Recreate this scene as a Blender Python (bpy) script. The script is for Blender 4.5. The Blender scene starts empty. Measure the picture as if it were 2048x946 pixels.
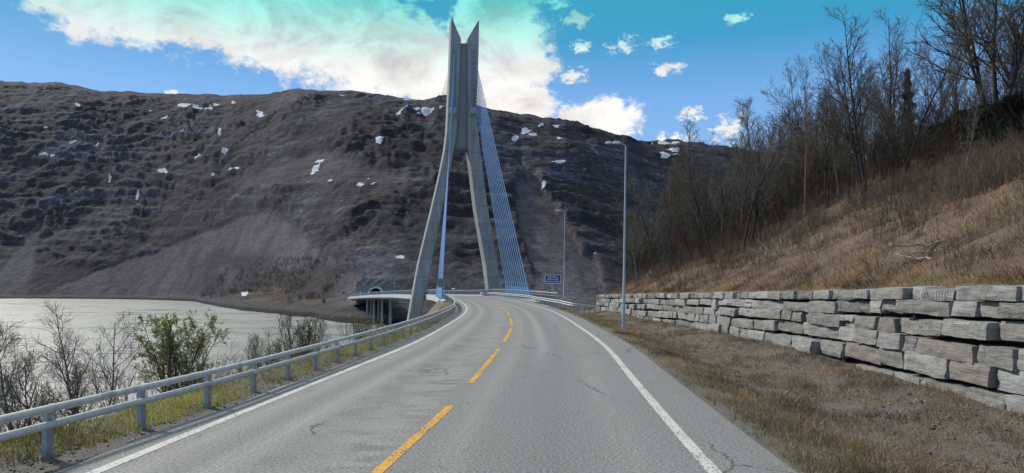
import bpy, math, random
import numpy as np
from mathutils import Vector, Matrix

R = math.radians
S = bpy.context.scene
COL = S.collection
F, YH, CH = 1480.0, 570.0, 2.2        # focal length and horizon of the photograph (pixels), eye height


def at(px, py, D):
    """the place at depth D that the photograph shows at (px, py)"""
    return Vector(((px - 1024) / F * D, D, CH + (YH - py) / F * D))


# ------------------------------------------------------------------ noise
_rs = np.random.RandomState(7)
_perm = np.concatenate([_rs.permutation(256)] * 3)
_grad = _rs.normal(size=(256, 3))
_grad /= np.linalg.norm(_grad, axis=1)[:, None]


def perlin(x, y, z=0.0):
    x, y, z = np.broadcast_arrays(np.asarray(x, float), np.asarray(y, float), np.asarray(z, float))
    xi, yi, zi = np.floor(x).astype(int), np.floor(y).astype(int), np.floor(z).astype(int)
    xf, yf, zf = x - xi, y - yi, z - zi
    u, v, w = [t * t * t * (t * (t * 6 - 15) + 10) for t in (xf, yf, zf)]
    out = 0
    for dx in (0, 1):
        for dy in (0, 1):
            for dz in (0, 1):
                g = _grad[_perm[_perm[_perm[(xi + dx) & 255] + ((yi + dy) & 255)] + ((zi + dz) & 255)]]
                d = g[..., 0] * (xf - dx) + g[..., 1] * (yf - dy) + g[..., 2] * (zf - dz)
                out = out + d * (u if dx else 1 - u) * (v if dy else 1 - v) * (w if dz else 1 - w)
    return out * 1.6


def fbm(x, y, z=0.0, o=4, gain=.5):
    a, s, f = 1.0, 0, 1.0
    for i in range(o):
        s = s + a * perlin(x * f + 17.3 * i, y * f - 9.1 * i, z * f + 3.7 * i)
        a *= gain
        f *= 2.03
    return s


def ridged(x, y, z=0.0, o=4):
    a, s, f = 1.0, 0, 1.0
    for i in range(o):
        s = s + a * (1 - 2 * np.abs(perlin(x * f + 5.3 * i, y * f + 11.1 * i, z * f)))
        a *= .5
        f *= 2.1
    return s


def sstep(a, b, x):
    t = np.clip((x - a) / (b - a), 0, 1)
    return t * t * (3 - 2 * t)


def spline(pts):
    p = np.array(pts, float)
    x, y = p[:, 0], p[:, 1]
    n = len(x)
    h = np.diff(x)
    A = np.eye(n)
    b = np.zeros(n)
    for i in range(1, n - 1):
        A[i, i - 1], A[i, i], A[i, i + 1] = h[i - 1], 2 * (h[i - 1] + h[i]), h[i]
        b[i] = 6 * ((y[i + 1] - y[i]) / h[i] - (y[i] - y[i - 1]) / h[i - 1])
    M = np.linalg.solve(A, b)

    def f(q):
        q = np.asarray(q, float)
        i = np.clip(np.searchsorted(x, q) - 1, 0, n - 2)
        hh = h[i]
        t0, t1 = x[i + 1] - q, q - x[i]
        s = M[i] * t0 ** 3 / (6 * hh) + M[i + 1] * t1 ** 3 / (6 * hh) + (y[i] / hh - M[i] * hh / 6) * t0 + (y[i + 1] / hh - M[i + 1] * hh / 6) * t1
        lo = y[0] + ((y[1] - y[0]) / h[0] - h[0] * M[1] / 6) * (q - x[0])
        hi = y[-1] + ((y[-1] - y[-2]) / h[-1] + h[-1] * M[-2] / 6) * (q - x[-1])
        return np.where(q < x[0], lo, np.where(q > x[-1], hi, s))
    return f


# ------------------------------------------------------------------ objects
def tag(o, label=None, cat=None, group=None, kind=None):
    if label:
        o['label'] = label
    if cat:
        o['category'] = cat
    if group:
        o['group'] = group
    if kind:
        o['kind'] = kind
    return o


def mesh(name, V, Fc, m=None, smooth=False, attrs=None, uv=None):
    me = bpy.data.meshes.new(name)
    V = np.asarray(V, np.float32).reshape(-1, 3)
    if isinstance(Fc, np.ndarray):
        nf, k = Fc.shape
        me.vertices.add(len(V))
        me.vertices.foreach_set('co', V.ravel())
        me.loops.add(nf * k)
        me.loops.foreach_set('vertex_index', Fc.astype(np.int32).ravel())
        me.polygons.add(nf)
        me.polygons.foreach_set('loop_start', np.arange(0, nf * k, k, dtype=np.int32))
        me.polygons.foreach_set('loop_total', np.full(nf, k, np.int32))
        me.update(calc_edges=True)
    else:
        me.from_pydata(V.tolist(), [], Fc)
    me.validate()
    if attrs:
        for an, arr in attrs.items():
            a = me.color_attributes.new(an, 'FLOAT_COLOR', 'POINT')
            arr = np.asarray(arr, np.float32)
            if arr.shape[1] == 3:
                arr = np.hstack([arr, np.ones((len(arr), 1), np.float32)])
            a.data.foreach_set('color', arr.ravel())
    if uv is not None:
        l = me.uv_layers.new(name='UVMap')
        idx = np.zeros(len(me.loops), np.int32)
        me.loops.foreach_get('vertex_index', idx)
        l.data.foreach_set('uv', np.asarray(uv, np.float32)[idx].ravel())
    if smooth:
        me.polygons.foreach_set('use_smooth', np.ones(len(me.polygons), bool))
    if m:
        me.materials.append(m)
    return me


def link(name, me, parent=None, loc=None):
    o = bpy.data.objects.new(name, me)
    COL.objects.link(o)
    if parent:
        o.parent = parent
    if loc is not None:
        o.location = loc
    return o


def empty(name, loc, label, cat, group=None, rz=0.0):
    o = bpy.data.objects.new(name, None)
    COL.objects.link(o)
    o.location = loc
    o.rotation_euler = (0, 0, rz)
    return tag(o, label, cat, group)


def copy_tree(o, parent=None):
    c = o.copy()
    COL.objects.link(c)
    if parent:
        c.parent = parent
    for ch in list(o.children):
        copy_tree(ch, c)
    return c


class MB:
    """collects shapes for one mesh object"""
    def __init__(s):
        s.v, s.f = [], []

    def add(s, V, Fc):
        n = len(s.v)
        s.v += [tuple(p) for p in V]
        s.f += [tuple(i + n for i in f) for f in Fc]

    def box(s, c, d, M=None, bev=0.0):
        x, y, z = d[0] / 2, d[1] / 2, d[2] / 2
        if bev:
            b = bev
            V = []
            for sx in (-1, 1):
                for sy in (-1, 1):
                    for sz in (-1, 1):
                        V += [(sx * x, sy * (y - b), sz * (z - b)), (sx * (x - b), sy * y, sz * (z - b)), (sx * (x - b), sy * (y - b), sz * z)]
            import bmesh
            bm = bmesh.new()
            for p in V:
                bm.verts.new(p)
            r = bmesh.ops.convex_hull(bm, input=bm.verts)
            bm.verts.index_update()
            V = [v.co.copy() for v in bm.verts]
            Fc = [[v.index for v in f.verts] for f in bm.faces]
            bm.free()
        else:
            V = [(sx * x, sy * y, sz * z) for sx in (-1, 1) for sy in (-1, 1) for sz in (-1, 1)]
            Fc = [(0, 1, 3, 2), (4, 6, 7, 5), (0, 4, 5, 1), (2, 3, 7, 6), (0, 2, 6, 4), (1, 5, 7, 3)]
        V = [Vector(p) for p in V]
        if M:
            V = [M @ p for p in V]
        s.add([p + Vector(c) for p in V], Fc)
        return s

    def tube(s, P, rad, k=8, cap=True):
        P = [Vector(p) for p in P]
        n = len(P)
        if not hasattr(rad, '__len__'):
            rad = [rad] * n
        V, Fc = [], []
        for i, p in enumerate(P):
            d = (P[min(i + 1, n - 1)] - P[max(i - 1, 0)])
            d = d.normalized() if d.length > 1e-9 else Vector((0, 0, 1))
            ref = Vector((0, 0, 1)) if abs(d.z) < .9 else Vector((1, 0, 0))
            a = d.cross(ref).normalized()
            b = a.cross(d)
            for j in range(k):
                t = 2 * math.pi * j / k
                V.append(p + (a * math.cos(t) + b * math.sin(t)) * rad[i])
        for i in range(n - 1):
            for j in range(k):
                j2 = (j + 1) % k
                Fc.append((i * k + j, i * k + j2, (i + 1) * k + j2, (i + 1) * k + j))
        if cap:
            Fc.append(tuple(range(k))[::-1])
            Fc.append(tuple((n - 1) * k + j for j in range(k)))
        s.add(V, Fc)
        return s

    def prism(s, rings):
        """closed rings of equal size, capped at both ends"""
        n = len(rings[0])
        V = [p for r in rings for p in r]
        Fc = []
        for i in range(len(rings) - 1):
            for j in range(n):
                j2 = (j + 1) % n
                Fc.append((i * n + j, i * n + j2, (i + 1) * n + j2, (i + 1) * n + j))
        Fc.append(tuple(range(n))[::-1])
        Fc.append(tuple((len(rings) - 1) * n + j for j in range(n)))
        s.add(V, Fc)
        return s

    def build(s, name, m, parent=None, smooth=False, loc=None):
        me = mesh(name, s.v, s.f, m, smooth)
        if smooth:
            try:
                me.set_sharp_from_angle(angle=R(40))
            except Exception:
                pass
        return link(name, me, parent, loc)


# ------------------------------------------------------------------ materials
class NT:
    def __init__(s, tree):
        s.t = tree
        s.n = tree.nodes
        s.l = tree.links

    def new(s, typ, **kw):
        n = s.n.new(typ)
        for k, v in kw.items():
            setattr(n, k, v)
        return n

    def put(s, sock, v):
        if v is None:
            return
        if isinstance(v, bpy.types.NodeSocket):
            s.l.new(v, sock)
        else:
            sock.default_value = v

    def math(s, op, a, b=None, c=None, clamp=False):
        n = s.new('ShaderNodeMath', operation=op, use_clamp=clamp)
        for i, v in enumerate((a, b, c)):
            s.put(n.inputs[i], v)
        return n.outputs[0]

    def vmath(s, op, a, b=None, out=0):
        n = s.new('ShaderNodeVectorMath', operation=op)
        s.put(n.inputs[0], a)
        s.put(n.inputs[1], b)
        return n.outputs[out]

    def noise(s, vec, scale, detail=4, rough=.55, dist=0.0, out=0):
        n = s.new('ShaderNodeTexNoise')
        s.put(n.inputs['Vector'], vec)
        n.inputs['Scale'].default_value = scale
        n.inputs['Detail'].default_value = detail
        n.inputs['Roughness'].default_value = rough
        n.inputs['Distortion'].default_value = dist
        return n.outputs[out]

    def vor(s, vec, scale, feature='F1', out=0):
        n = s.new('ShaderNodeTexVoronoi', feature=feature)
        s.put(n.inputs['Vector'], vec)
        n.inputs['Scale'].default_value = scale
        return n.outputs[out]

    def ramp(s, fac, stops):
        n = s.new('ShaderNodeValToRGB')
        s.put(n.inputs[0], fac)
        e = n.color_ramp.elements
        while len(e) < len(stops):
            e.new(.5)
        for i, (p, c) in enumerate(stops):
            e[i].position = p
            e[i].color = c if len(c) == 4 else (*c, 1)
        return n.outputs[0]

    def rng(s, v, a, b, c=0.0, d=1.0, smooth=True):
        n = s.new('ShaderNodeMapRange')
        if smooth:
            n.interpolation_type = 'SMOOTHSTEP'
        s.put(n.inputs[0], v)
        for i, q in enumerate((a, b, c, d)):
            s.put(n.inputs[i + 1], q)
        return n.outputs[0]

    def mix(s, f, a, b, mode='MIX'):
        n = s.new('ShaderNodeMix', data_type='RGBA', blend_type=mode)
        s.put(n.inputs[0], f)
        for i, v in ((6, a), (7, b)):
            if isinstance(v, tuple) and len(v) == 3:
                v = (*v, 1)
            s.put(n.inputs[i], v)
        return n.outputs[2]

    def scale(s, vec, xyz):
        n = s.new('ShaderNodeMapping')
        s.put(n.inputs[0], vec)
        n.inputs['Scale'].default_value = xyz
        return n.outputs[0]

    def pos(s):
        return s.new('ShaderNodeNewGeometry').outputs['Position']

    def obj(s):
        return s.new('ShaderNodeTexCoord').outputs['Object']

    def uv(s):
        return s.new('ShaderNodeTexCoord').outputs['UV']

    def attr(s, name, out='Color'):
        return s.new('ShaderNodeAttribute', attribute_name=name).outputs[out]

    def sep(s, v):
        n = s.new('ShaderNodeSeparateXYZ')
        s.put(n.inputs[0], v)
        return n.outputs

    def sepc(s, v):
        n = s.new('ShaderNodeSeparateColor')
        s.put(n.inputs[0], v)
        return n.outputs

    def bump(s, h, strength=.5, dist=.02, nrm=None):
        n = s.new('ShaderNodeBump')
        n.inputs['Strength'].default_value = strength
        n.inputs['Distance'].default_value = dist
        s.put(n.inputs['Height'], h)
        if nrm is not None:
            s.put(n.inputs['Normal'], nrm)
        return n.outputs[0]


def newmat(name):
    m = bpy.data.materials.new(name)
    m.use_nodes = True
    t = NT(m.node_tree)
    b = t.n['Principled BSDF']
    b.inputs['Specular IOR Level'].default_value = .3
    return m, t, b


def noisy(name, c1, c2, scale=3.0, rough=.8, metal=0.0, bump=0.0, bscale=None, bdist=.01, c3=None, spec=.3, stretch=None):
    m, t, b = newmat(name)
    v = t.obj()
    if stretch:
        v = t.scale(v, stretch)
    n = t.noise(v, scale, 6, .6)
    c = t.ramp(n, [(.3, c1), (.7, c2)])
    if c3:
        c = t.mix(t.rng(t.noise(v, scale * .23, 3), .55, .72), c, c3)
    t.put(b.inputs['Base Color'], c)
    b.inputs['Roughness'].default_value = rough
    b.inputs['Metallic'].default_value = metal
    b.inputs['Specular IOR Level'].default_value = spec
    if bump:
        t.put(b.inputs['Normal'], t.bump(t.noise(v, bscale or scale * 6, 5, .65), bump, bdist))
    return m


M = {}
M['galv'] = noisy('galvanised_steel', (.30, .33, .37), (.42, .45, .48), 5, .5, .35, .15, 60, .003, c3=(.27, .28, .29))
M['pipe'] = noisy('galvanised_pipe', (.48, .47, .45), (.64, .63, .605), 9, .55, .06, .25, 40, .004, c3=(.33, .32, .30))
M['pole'] = noisy('lamp_pole_steel', (.33, .38, .45), (.42, .47, .53), 3, .5, .3)
M['lamp_head'] = noisy('lamp_head_grey', (.62, .62, .62), (.72, .72, .72), 6, .5)
M['concrete'] = noisy('tower_concrete', (.265, .28, .29), (.37, .378, .378), .35, .9, 0, .2, 3, .02, c3=(.23, .24, .255), stretch=(1, 1, .25))
m, t, b = newmat('tower_concrete')
p = t.pos()
c = t.ramp(t.noise(t.scale(p, (1, 1, .12)), 1.1, 6, .65), [(.3, (.215, .235, .25)), (.7, (.36, .378, .388))])
c = t.mix(t.rng(t.noise(t.scale(p, (1, 1, .05)), 3.0, 4, .6), .52, .68, 0, .5), c, (.15, .155, .165))
zz_ = t.sep(p)[2]
fr_ = t.math('FRACT', t.math('DIVIDE', zz_, 4.0))
jo = t.math('MAXIMUM', t.rng(fr_, .035, .0), t.rng(fr_, .965, 1.0))
c = t.mix(t.math('MULTIPLY', jo, .6), c, (.11, .115, .12))
blk = t.new('ShaderNodeTexWhiteNoise', noise_dimensions='1D')
t.put(blk.inputs[1], t.math('FLOOR', t.math('DIVIDE', zz_, 4.0)))
c = t.mix(t.math('MULTIPLY', blk.outputs[0], .28), c, (.15, .165, .18))
t.put(b.inputs['Base Color'], c)
b.inputs['Roughness'].default_value = .9
t.put(b.inputs['Normal'], t.bump(t.noise(p, 3, 5), .2, .03))
M['concrete'] = m
M['concrete_web'] = noisy('recess_shaded_concrete', (.18, .195, .205), (.25, .262, .268), .35, .9, 0, .2, 3, .02, stretch=(1.5, 1.5, .1))  # concrete colour darkened for the shade inside the tower recess
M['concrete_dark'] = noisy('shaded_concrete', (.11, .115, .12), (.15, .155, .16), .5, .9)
M['fascia'] = noisy('deck_fascia_paint', (.42, .44, .46), (.52, .54, .55), .3, .7)
M['cable'] = noisy('blue_cable_sheath', (.115, .225, .41), (.15, .27, .46), .8, .8, spec=.08)
M['cable_thin'] = noisy('grey_cable_sheath', (.07, .07, .08), (.09, .09, .10), .8, .8)
M['parapet'] = noisy('parapet_steel', (.16, .20, .26), (.22, .26, .32), 2, .6, .2)
M['white'] = noisy('white_sign_paint', (.74, .75, .76), (.80, .81, .82), 8, .45)
M['blue'] = noisy('blue_sign_paint', (.008, .035, .30), (.012, .045, .36), 2, .4)
M['yellow_sign'] = noisy('yellow_sign_paint', (.62, .45, .04), (.7, .5, .05), 2, .5)
M['sign_back'] = noisy('sign_back_aluminium', (.16, .19, .20), (.22, .25, .26), 3, .6, .2)
M['dark'] = noisy('painted_darkness', (.010, .010, .011), (.016, .016, .017), 1, .95)  # near-black paint standing in for unlit depth in the bore and wall gaps
M['bark'] = noisy('dark_bark', (.028, .024, .022), (.065, .056, .05), 6, .9, 0, .5, 20, .02)
M['bark_pale'] = noisy('pale_birch_bark', (.10, .09, .08), (.24, .22, .20), 5, .9, 0, .4, 20, .02, c3=(.04, .035, .03))
M['twig'] = noisy('dark_twigs', (.078, .065, .057), (.13, .11, .097), 1.5, .9)
M['twig_olive'] = noisy('budding_twigs', (.085, .080, .050), (.14, .13, .08), 1.5, .9)
M['twig_red'] = noisy('reddish_twigs', (.085, .056, .047), (.13, .088, .074), 1.5, .9)
M['twig_grey'] = noisy('grey_twigs', (.11, .10, .092), (.19, .17, .155), 1.5, .9)
M['leaf'] = noisy('young_leaves', (.085, .105, .034), (.17, .19, .07), 3, .7)
M['needle'] = noisy('dark_needles', (.022, .026, .016), (.055, .058, .034), 2, .85)
M['straw'] = noisy('bleached_branch', (.30, .24, .17), (.42, .35, .26), 4, .9)

# ------------------------------------------------------------------ plan of the road
C_ = spline([(-20, -2.0), (0, -1.55), (8.66, -1.27), (13.7, -1.0), (20, -.62), (25, -.31), (37.4, -.04), (50, 0), (61, -.2), (81, -1.55), (112, -5.0), (142, -9.2), (165, -13.3), (200, -22.3), (237, -32), (320, -54), (400, -74.5), (440, -84.5)])
HWL = lambda Y: np.interp(Y, [0, 30, 60], [3.7, 3.58, 3.6])
HWR = lambda Y: np.interp(Y, [0, 30, 60], [3.68, 3.6, 3.6])
ZR = spline([(-20, 0), (60, .0), (90, .06), (120, .12), (145, .06), (165, -.2), (237, -.95), (320, -2.5), (400, -4.5), (440, -5.3)])
MID = spline([(-5, -2.75), (4.4, -1.95), (8.66, -1.60), (13.74, -1.12), (16.44, -.95), (26.26, -.43), (38.3, -.05), (49, -.1), (60, -.38), (81, -1.6), (112, -5.0), (142, -9.2)])


def frame(Y):
    x = float(C_(Y))
    dx = float(C_(Y + .5) - C_(Y - .5))
    t = Vector((dx, 1, 0)).normalized()
    return Vector((x, Y, float(ZR(Y)))), t, Vector((t.y, -t.x, 0))


def road_pt(Y, u, z=0.0):
    p, t, r = frame(Y)
    return p + r * u + Vector((0, 0, z))


def strip(Ys, us, z):
    V, uv = [], []
    for Y in Ys:
        p, t, r = frame(Y)
        uu = us(Y) if callable(us) else us
        for u in uu:
            V.append(p + r * u + Vector((0, 0, z)))
            uv.append((u, Y))
    n = len(uu)
    Fc = [(i * n + j, i * n + j + 1, (i + 1) * n + j + 1, (i + 1) * n + j) for i in range(len(Ys) - 1) for j in range(n - 1)]
    return np.array(V), np.array(Fc), np.array(uv)


YS = np.concatenate([np.arange(-12, 60, 1.0), np.arange(60, 170, 2.0), np.arange(170, 441, 5.0)])

# asphalt
m, t, b = newmat('worn_asphalt')
uv = t.uv()
sx = t.sep(uv)
u_, v_ = sx[0], sx[1]
along = t.scale(uv, (1.0, .06, 1))
across = t.scale(uv, (.9, 1.05, 1))
fine = t.noise(uv, 24, 4, .8)
mid = t.noise(uv, 5, 4, .6)
streak = t.noise(along, 3.2, 5, .6)
streak2 = t.noise(t.scale(uv, (1, .03, 1)), 9, 4, .6)
rough_patch = t.noise(across, 1.1, 5, .65)
base = t.ramp(streak, [(.3, (.150, .147, .141)), (.7, (.200, .194, .184))])
base = t.mix(t.rng(mid, .35, .7), base, (.165, .163, .159))


def band(c, w, wob=.25):
    uu = t.math('ADD', u_, t.math('MULTIPLY', t.math('SUBTRACT', t.noise(t.scale(uv, (.02, .05, 1)), 1, 2), .5), wob))
    d = t.math('DIVIDE', t.math('SUBTRACT', uu, c), w)
    return t.math('EXPONENT', t.math('MULTIPLY', t.math('MULTIPLY', d, d), -1))


dust = (.36, .35, .32)
tar = (.092, .091, .091)
nearfade = t.rng(v_, 16, 34)
# oncoming lane: dusty, striped
for c, w, a in ((-2.32, .26, .85), (-3.25, .32, .6), (-.95, .35, .4), (.42, .25, .4), (2.75, .4, .28)):
    f = t.math('MULTIPLY', band(c, w), t.math('MULTIPLY', t.rng(streak2, .25, .7, .35, 1), a))
    base = t.mix(f, base, dust)
leftlane = t.math('MULTIPLY', t.rng(u_, -2.15, -1.8), t.rng(u_, -.25, -.5))
f = t.math('MULTIPLY', leftlane, t.rng(rough_patch, .47, .66, 0, .55))
base = t.mix(f, base, (.31, .30, .275))
f = t.math('MULTIPLY', leftlane, t.rng(rough_patch, .49, .36, 0, .95))
base = t.mix(f, base, tar)
# rumble strip beside the centre line
wave = t.math('SINE', t.math('MULTIPLY', v_, 10.5))
f = t.math('MULTIPLY', t.math('MULTIPLY', band(-.62, .24, 0), t.rng(wave, -.2, .9)), t.rng(streak, .3, .6, .25, .8))
base = t.mix(f, base, (.32, .31, .285))
# our lane: dark wheel tracks with a pale strip between them farther on
f = t.math('MULTIPLY', band(1.35, .2), t.math('MULTIPLY', nearfade, t.rng(streak2, .25, .7, .5, .95)))
base = t.mix(f, base, (.36, .35, .33))
for c, w, a in ((1.82, .26, .6), (.85, .25, .3), (-2.78, .24, .7), (-1.65, .3, .5), (2.25, .2, .25)):
    f = t.math('MULTIPLY', band(c, w), t.math('MULTIPLY', t.rng(streak, .25, .7, .3, 1), a))
    base = t.mix(f, base, tar)
f = t.math('MULTIPLY', band(1.45, .42), t.math('MULTIPLY', t.rng(v_, 30, 14), t.rng(streak, .3, .65, .3, .7)))
base = t.mix(f, base, (.105, .102, .098))
# sandy edge by the kerbless shoulders
edge = t.math('ADD', t.rng(u_, -4.0, -4.7), t.rng(u_, 4.1, 4.7))
f = t.math('MULTIPLY', edge, t.rng(mid, .3, .7, .15, .75))
base = t.mix(f, base, (.135, .126, .112))
base = t.mix(t.rng(fine, .30, .72), t.mix(.68, base, (.028, .028, .028)), t.mix(.34, base, (.6, .59, .56)))
wv = t.vmath('ADD', t.scale(uv, (1, .45, 1)), t.vmath('SCALE', t.noise(uv, 2.5, 4, .6, out=1), None))
wv.node.inputs[1].links[0].from_node.inputs[3].default_value = .35
ce = t.vor(wv, .42, 'DISTANCE_TO_EDGE')
crack = t.math('MULTIPLY', t.rng(ce, .010, .003), t.rng(t.noise(uv, .35, 3), .50, .60))
base = t.mix(t.math('MULTIPLY', crack, .75), base, (.035, .034, .033))
worn = t.rng(t.noise(t.scale(uv, (.8, .35, 1)), 1.6, 6, .7), .60, .70)
base = t.mix(t.math('MULTIPLY', worn, .40), base, (.085, .083, .08))
t.put(b.inputs['Base Color'], base)
b.inputs['Roughness'].default_value = .78
hgt = t.math('ADD', t.math('MULTIPLY', fine, .6), t.math('MULTIPLY', rough_patch, .5))
t.put(b.inputs['Normal'], t.bump(hgt, .55, .012))
M['asphalt'] = m


def paint(name, c, wear):
    m, t, b = newmat(name)
    uv = t.uv()
    n = t.noise(t.scale(uv, (2.2, 1.0, 1)), 11, 6, .7)
    n2 = t.noise(uv, 1.1, 3)
    k = t.rng(t.math('ADD', n, t.math('MULTIPLY', n2, .35)), wear - .05, wear + .05)
    col = t.mix(k, t.mix(t.noise(uv, 6, 3), c, tuple(q * .8 for q in c)), (.13, .128, .122))
    t.put(b.inputs['Base Color'], col)
    b.inputs['Roughness'].default_value = .7
    t.put(b.inputs['Normal'], t.bump(t.noise(uv, 30, 3), .4, .01))
    return m


M['white_line'] = paint('white_road_paint', (.56, .55, .505), .74)
M['yellow_line'] = paint('yellow_road_paint', (.72, .35, .03), .71)

us = lambda Y: [-HWL(Y) - (.52 + .06 * math.sin(Y * 1.3) if Y < 85 else 1.6), -HWL(Y), -1.8, 0, 1.8, HWR(Y), HWR(Y) + (.98 if Y < 75 else 1.5)]
V, Fc, UV = strip(YS, us, 0)
road = tag(link('road', mesh('road', V, Fc, M['asphalt'], False, uv=UV)), 'worn grey two lane asphalt road curving left onto the bridge', kind='structure')
for nm, hw, sgn in (('edge_line', HWL, -1), ('edge_line', HWR, 1)):
    V, Fc, UV = strip(YS, lambda Y: [sgn * hw(Y) - .085, sgn * hw(Y), sgn * hw(Y) + .085], .005)
    link(nm, mesh(nm, V, Fc, M['white_line'], uv=UV), road)
VV, FF, UU = [], [], []
for k in range(13):
    y0 = 4.6 + 12.1 * k
    ys = np.arange(y0, y0 + 9.01, .9)
    V, Fc, UV = strip(ys, lambda Y: [float(MID(Y) - C_(Y)) - .075, float(MID(Y) - C_(Y)) + .075], .005)
    FF.append(Fc + sum(len(q) for q in VV))
    VV.append(V)
    UU.append(UV)
link('centre_line', mesh('centre_line', np.vstack(VV), np.vstack(FF), M['yellow_line'], uv=np.vstack(UU)), road)

# ------------------------------------------------------------------ near ground
XW = spline([(-20, 9.3), (5, 9.75), (14.6, 10.15), (25, 10.75), (37.4, 10.85), (52, 10.05), (78.7, 8.85), (100, 8.7), (220, 8.0)])
WTOP = lambda Y: 2.47 - .0167 * np.minimum(Y, 79)
WEND = 78.5
WATER = -14.3


def gz(X, Y):
    X, Y = np.asarray(X, float), np.asarray(Y, float)
    u = X - C_(Y)
    zr = ZR(np.minimum(Y, 112))
    n1 = fbm(X * .35, Y * .35, 0, 4)
    n2 = fbm(X * .07, Y * .07, 3.3, 3)
    tl = -u
    rim = 5.9
    zl = zr - .035 + .06 * sstep(4.9, 5.5, tl) * (1 + n1) - np.maximum(tl - rim, 0) * (.56 + .55 * sstep(70, 95, Y)) - .12 * sstep(0, 1, tl - rim)
    zl = zl + n1 * .16 * sstep(rim, rim + 3, tl) + n2 * .8 * sstep(rim + 2, rim + 10, tl)
    uw = XW(Y) - C_(Y)
    base = zr - .05 - .42 * sstep(4.8, 7.4, u) + .2 * sstep(7.6, 10.5, u) + n1 * .09 * sstep(4.8, 6.2, u)
    base = base - sstep(72, 100, Y) * sstep(5.8, 9, u) * 1.8
    s = np.maximum(u - uw - .85 - .28 * np.maximum(Y - WEND, 0), 0)
    step = (WTOP(Y) - (-.3)) * sstep(.74, .86, u - uw) * (Y < WEND)
    step = np.where(Y >= WEND, 1.3 * sstep(0, 4 + .3 * (Y - WEND), u - uw), step)
    hill = .52 * np.minimum(s, 20) + .40 * np.clip(s - 20, 0, 45) + .06 * np.maximum(s - 65, 0)
    hill = hill + (n1 * .36 + n2 * 1.3) * sstep(.2, 7, s)
    zh = base + step + hill * (1 - sstep(125, 215, Y))
    z = np.where(u < 0, zl, zh)
    fall = np.maximum(Y - 114, 0) * .62
    z = np.where(u < 12, z - fall, z - fall * np.clip(1 - (u - 12) / 18, 0, 1) - sstep(150, 230, Y) * 22)
    spit = 1.9 * np.exp(-(((X + 49) / 9) ** 2 + ((Y - 172) / 5) ** 2)) + .5 * np.exp(-(((X + 40) / 12) ** 2 + ((Y - 171) / 3) ** 2))
    return np.maximum(z, WATER - 1.1 + spit + .4 * n1)


gy = np.concatenate([np.arange(-14, 45, .45), np.arange(45, 120, .9), np.arange(120, 240, 2.5)])
fr = np.concatenate([-np.geomspace(70, 5.9, 46), np.linspace(-5.7, -4.1, 9)])
r1 = np.linspace(4.3, 5.2, 5)
fw = np.linspace(0, 1, 22)[1:-1]
ro = np.concatenate([[-.04, .3, .68, .75, .80, .85, .90], np.geomspace(1.0, 160, 60)])
cols = []
GX = np.zeros((len(gy), len(fr) + 1 + len(r1) + len(fw) + len(ro)))
for i, Y in enumerate(gy):
    c = float(C_(Y))
    uw = float(XW(Y)) - c
    row = np.concatenate([fr, [0], r1, 5.2 + (uw - .04 - 5.2) * fw, uw + ro])
    GX[i] = c + row
GY = np.repeat(gy[:, None], GX.shape[1], 1)
GZ = gz(GX, GY)
UU_ = GX - C_(GY)
under = (UU_ > np.where(GY < 85, -4.05, -5.2)) & (UU_ < 4.9)
GZ = np.where(under, GZ - .05, GZ)
nr, nc = GX.shape
V = np.stack([GX, GY, GZ], -1).reshape(-1, 3)
ii = np.arange(nr * nc).reshape(nr, nc)
Fc = np.stack([ii[:-1, :-1], ii[:-1, 1:], ii[1:, 1:], ii[1:, :-1]], -1).reshape(-1, 4)
uw = XW(GY) - C_(GY)
nn = fbm(GX * .3, GY * .3, 8, 4)
green = sstep(5.0, 5.6, -UU_) * (1 - sstep(7, 8.5, -UU_)) * (1 - .85 * sstep(50, 75, GY)) + .75 * np.exp(-((UU_ - 5.35) / .45) ** 2) * sstep(-.5, .4, nn)
hillm = sstep(.7, .85, UU_ - uw)
gravel = np.clip(1 - sstep(4.9, 6.0, np.abs(UU_)) + sstep(7, 9.6, UU_) * (1 - hillm) * .55, 0, 1)
att = np.stack([gravel, green, hillm], -1).reshape(-1, 3)
m, t, b = newmat('ground_earth')
p = t.pos()
a = t.sepc(t.attr('zone'))
n1 = t.noise(p, .9, 6, .65)
n2 = t.noise(p, 7, 5, .7)
n3 = t.noise(p, 34, 3, .7)
earth = t.ramp(n1, [(.3, (.070, .050, .036)), (.5, (.135, .10, .068)), (.72, (.20, .16, .115))])
hillc = t.ramp(t.noise(t.scale(p, (1, 1, 2)), .55, 7, .7), [(.3, (.060, .038, .024)), (.5, (.13, .080, .046)), (.72, (.20, .135, .078))])
col = t.mix(a[2], earth, hillc)
grav = t.ramp(n2, [(.3, (.085, .08, .074)), (.7, (.185, .176, .164))])
col = t.mix(t.math('MULTIPLY', a[0], t.rng(n1, .35, .6, .5, 1)), col, grav)
grn = t.ramp(n2, [(.3, (.070, .078, .024)), (.7, (.16, .16, .05))])
col = t.mix(t.math('MULTIPLY', a[1], t.rng(n1, .3, .55, .4, 1)), col, grn)
col = t.mix(t.rng(n3, .3, .7), t.mix(.45, col, (.012, .01, .008)), t.mix(.14, col, (.5, .46, .4)))
z = t.sep(p)[2]
wet = t.rng(z, WATER + 1.6, WATER + .6)
col = t.mix(wet, col, (.02, .018, .014))
t.put(b.inputs['Base Color'], col)
b.inputs['Roughness'].default_value = .92
t.put(b.inputs['Normal'], t.bump(t.math('ADD', n2, t.math('MULTIPLY', n3, .5)), .9, .06))
M['ground'] = m
tag(link('ground', mesh('ground', V, Fc, m, True, {'zone': att})), 'verges, shore embankment and steep grassy hillside', kind='structure')

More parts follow.
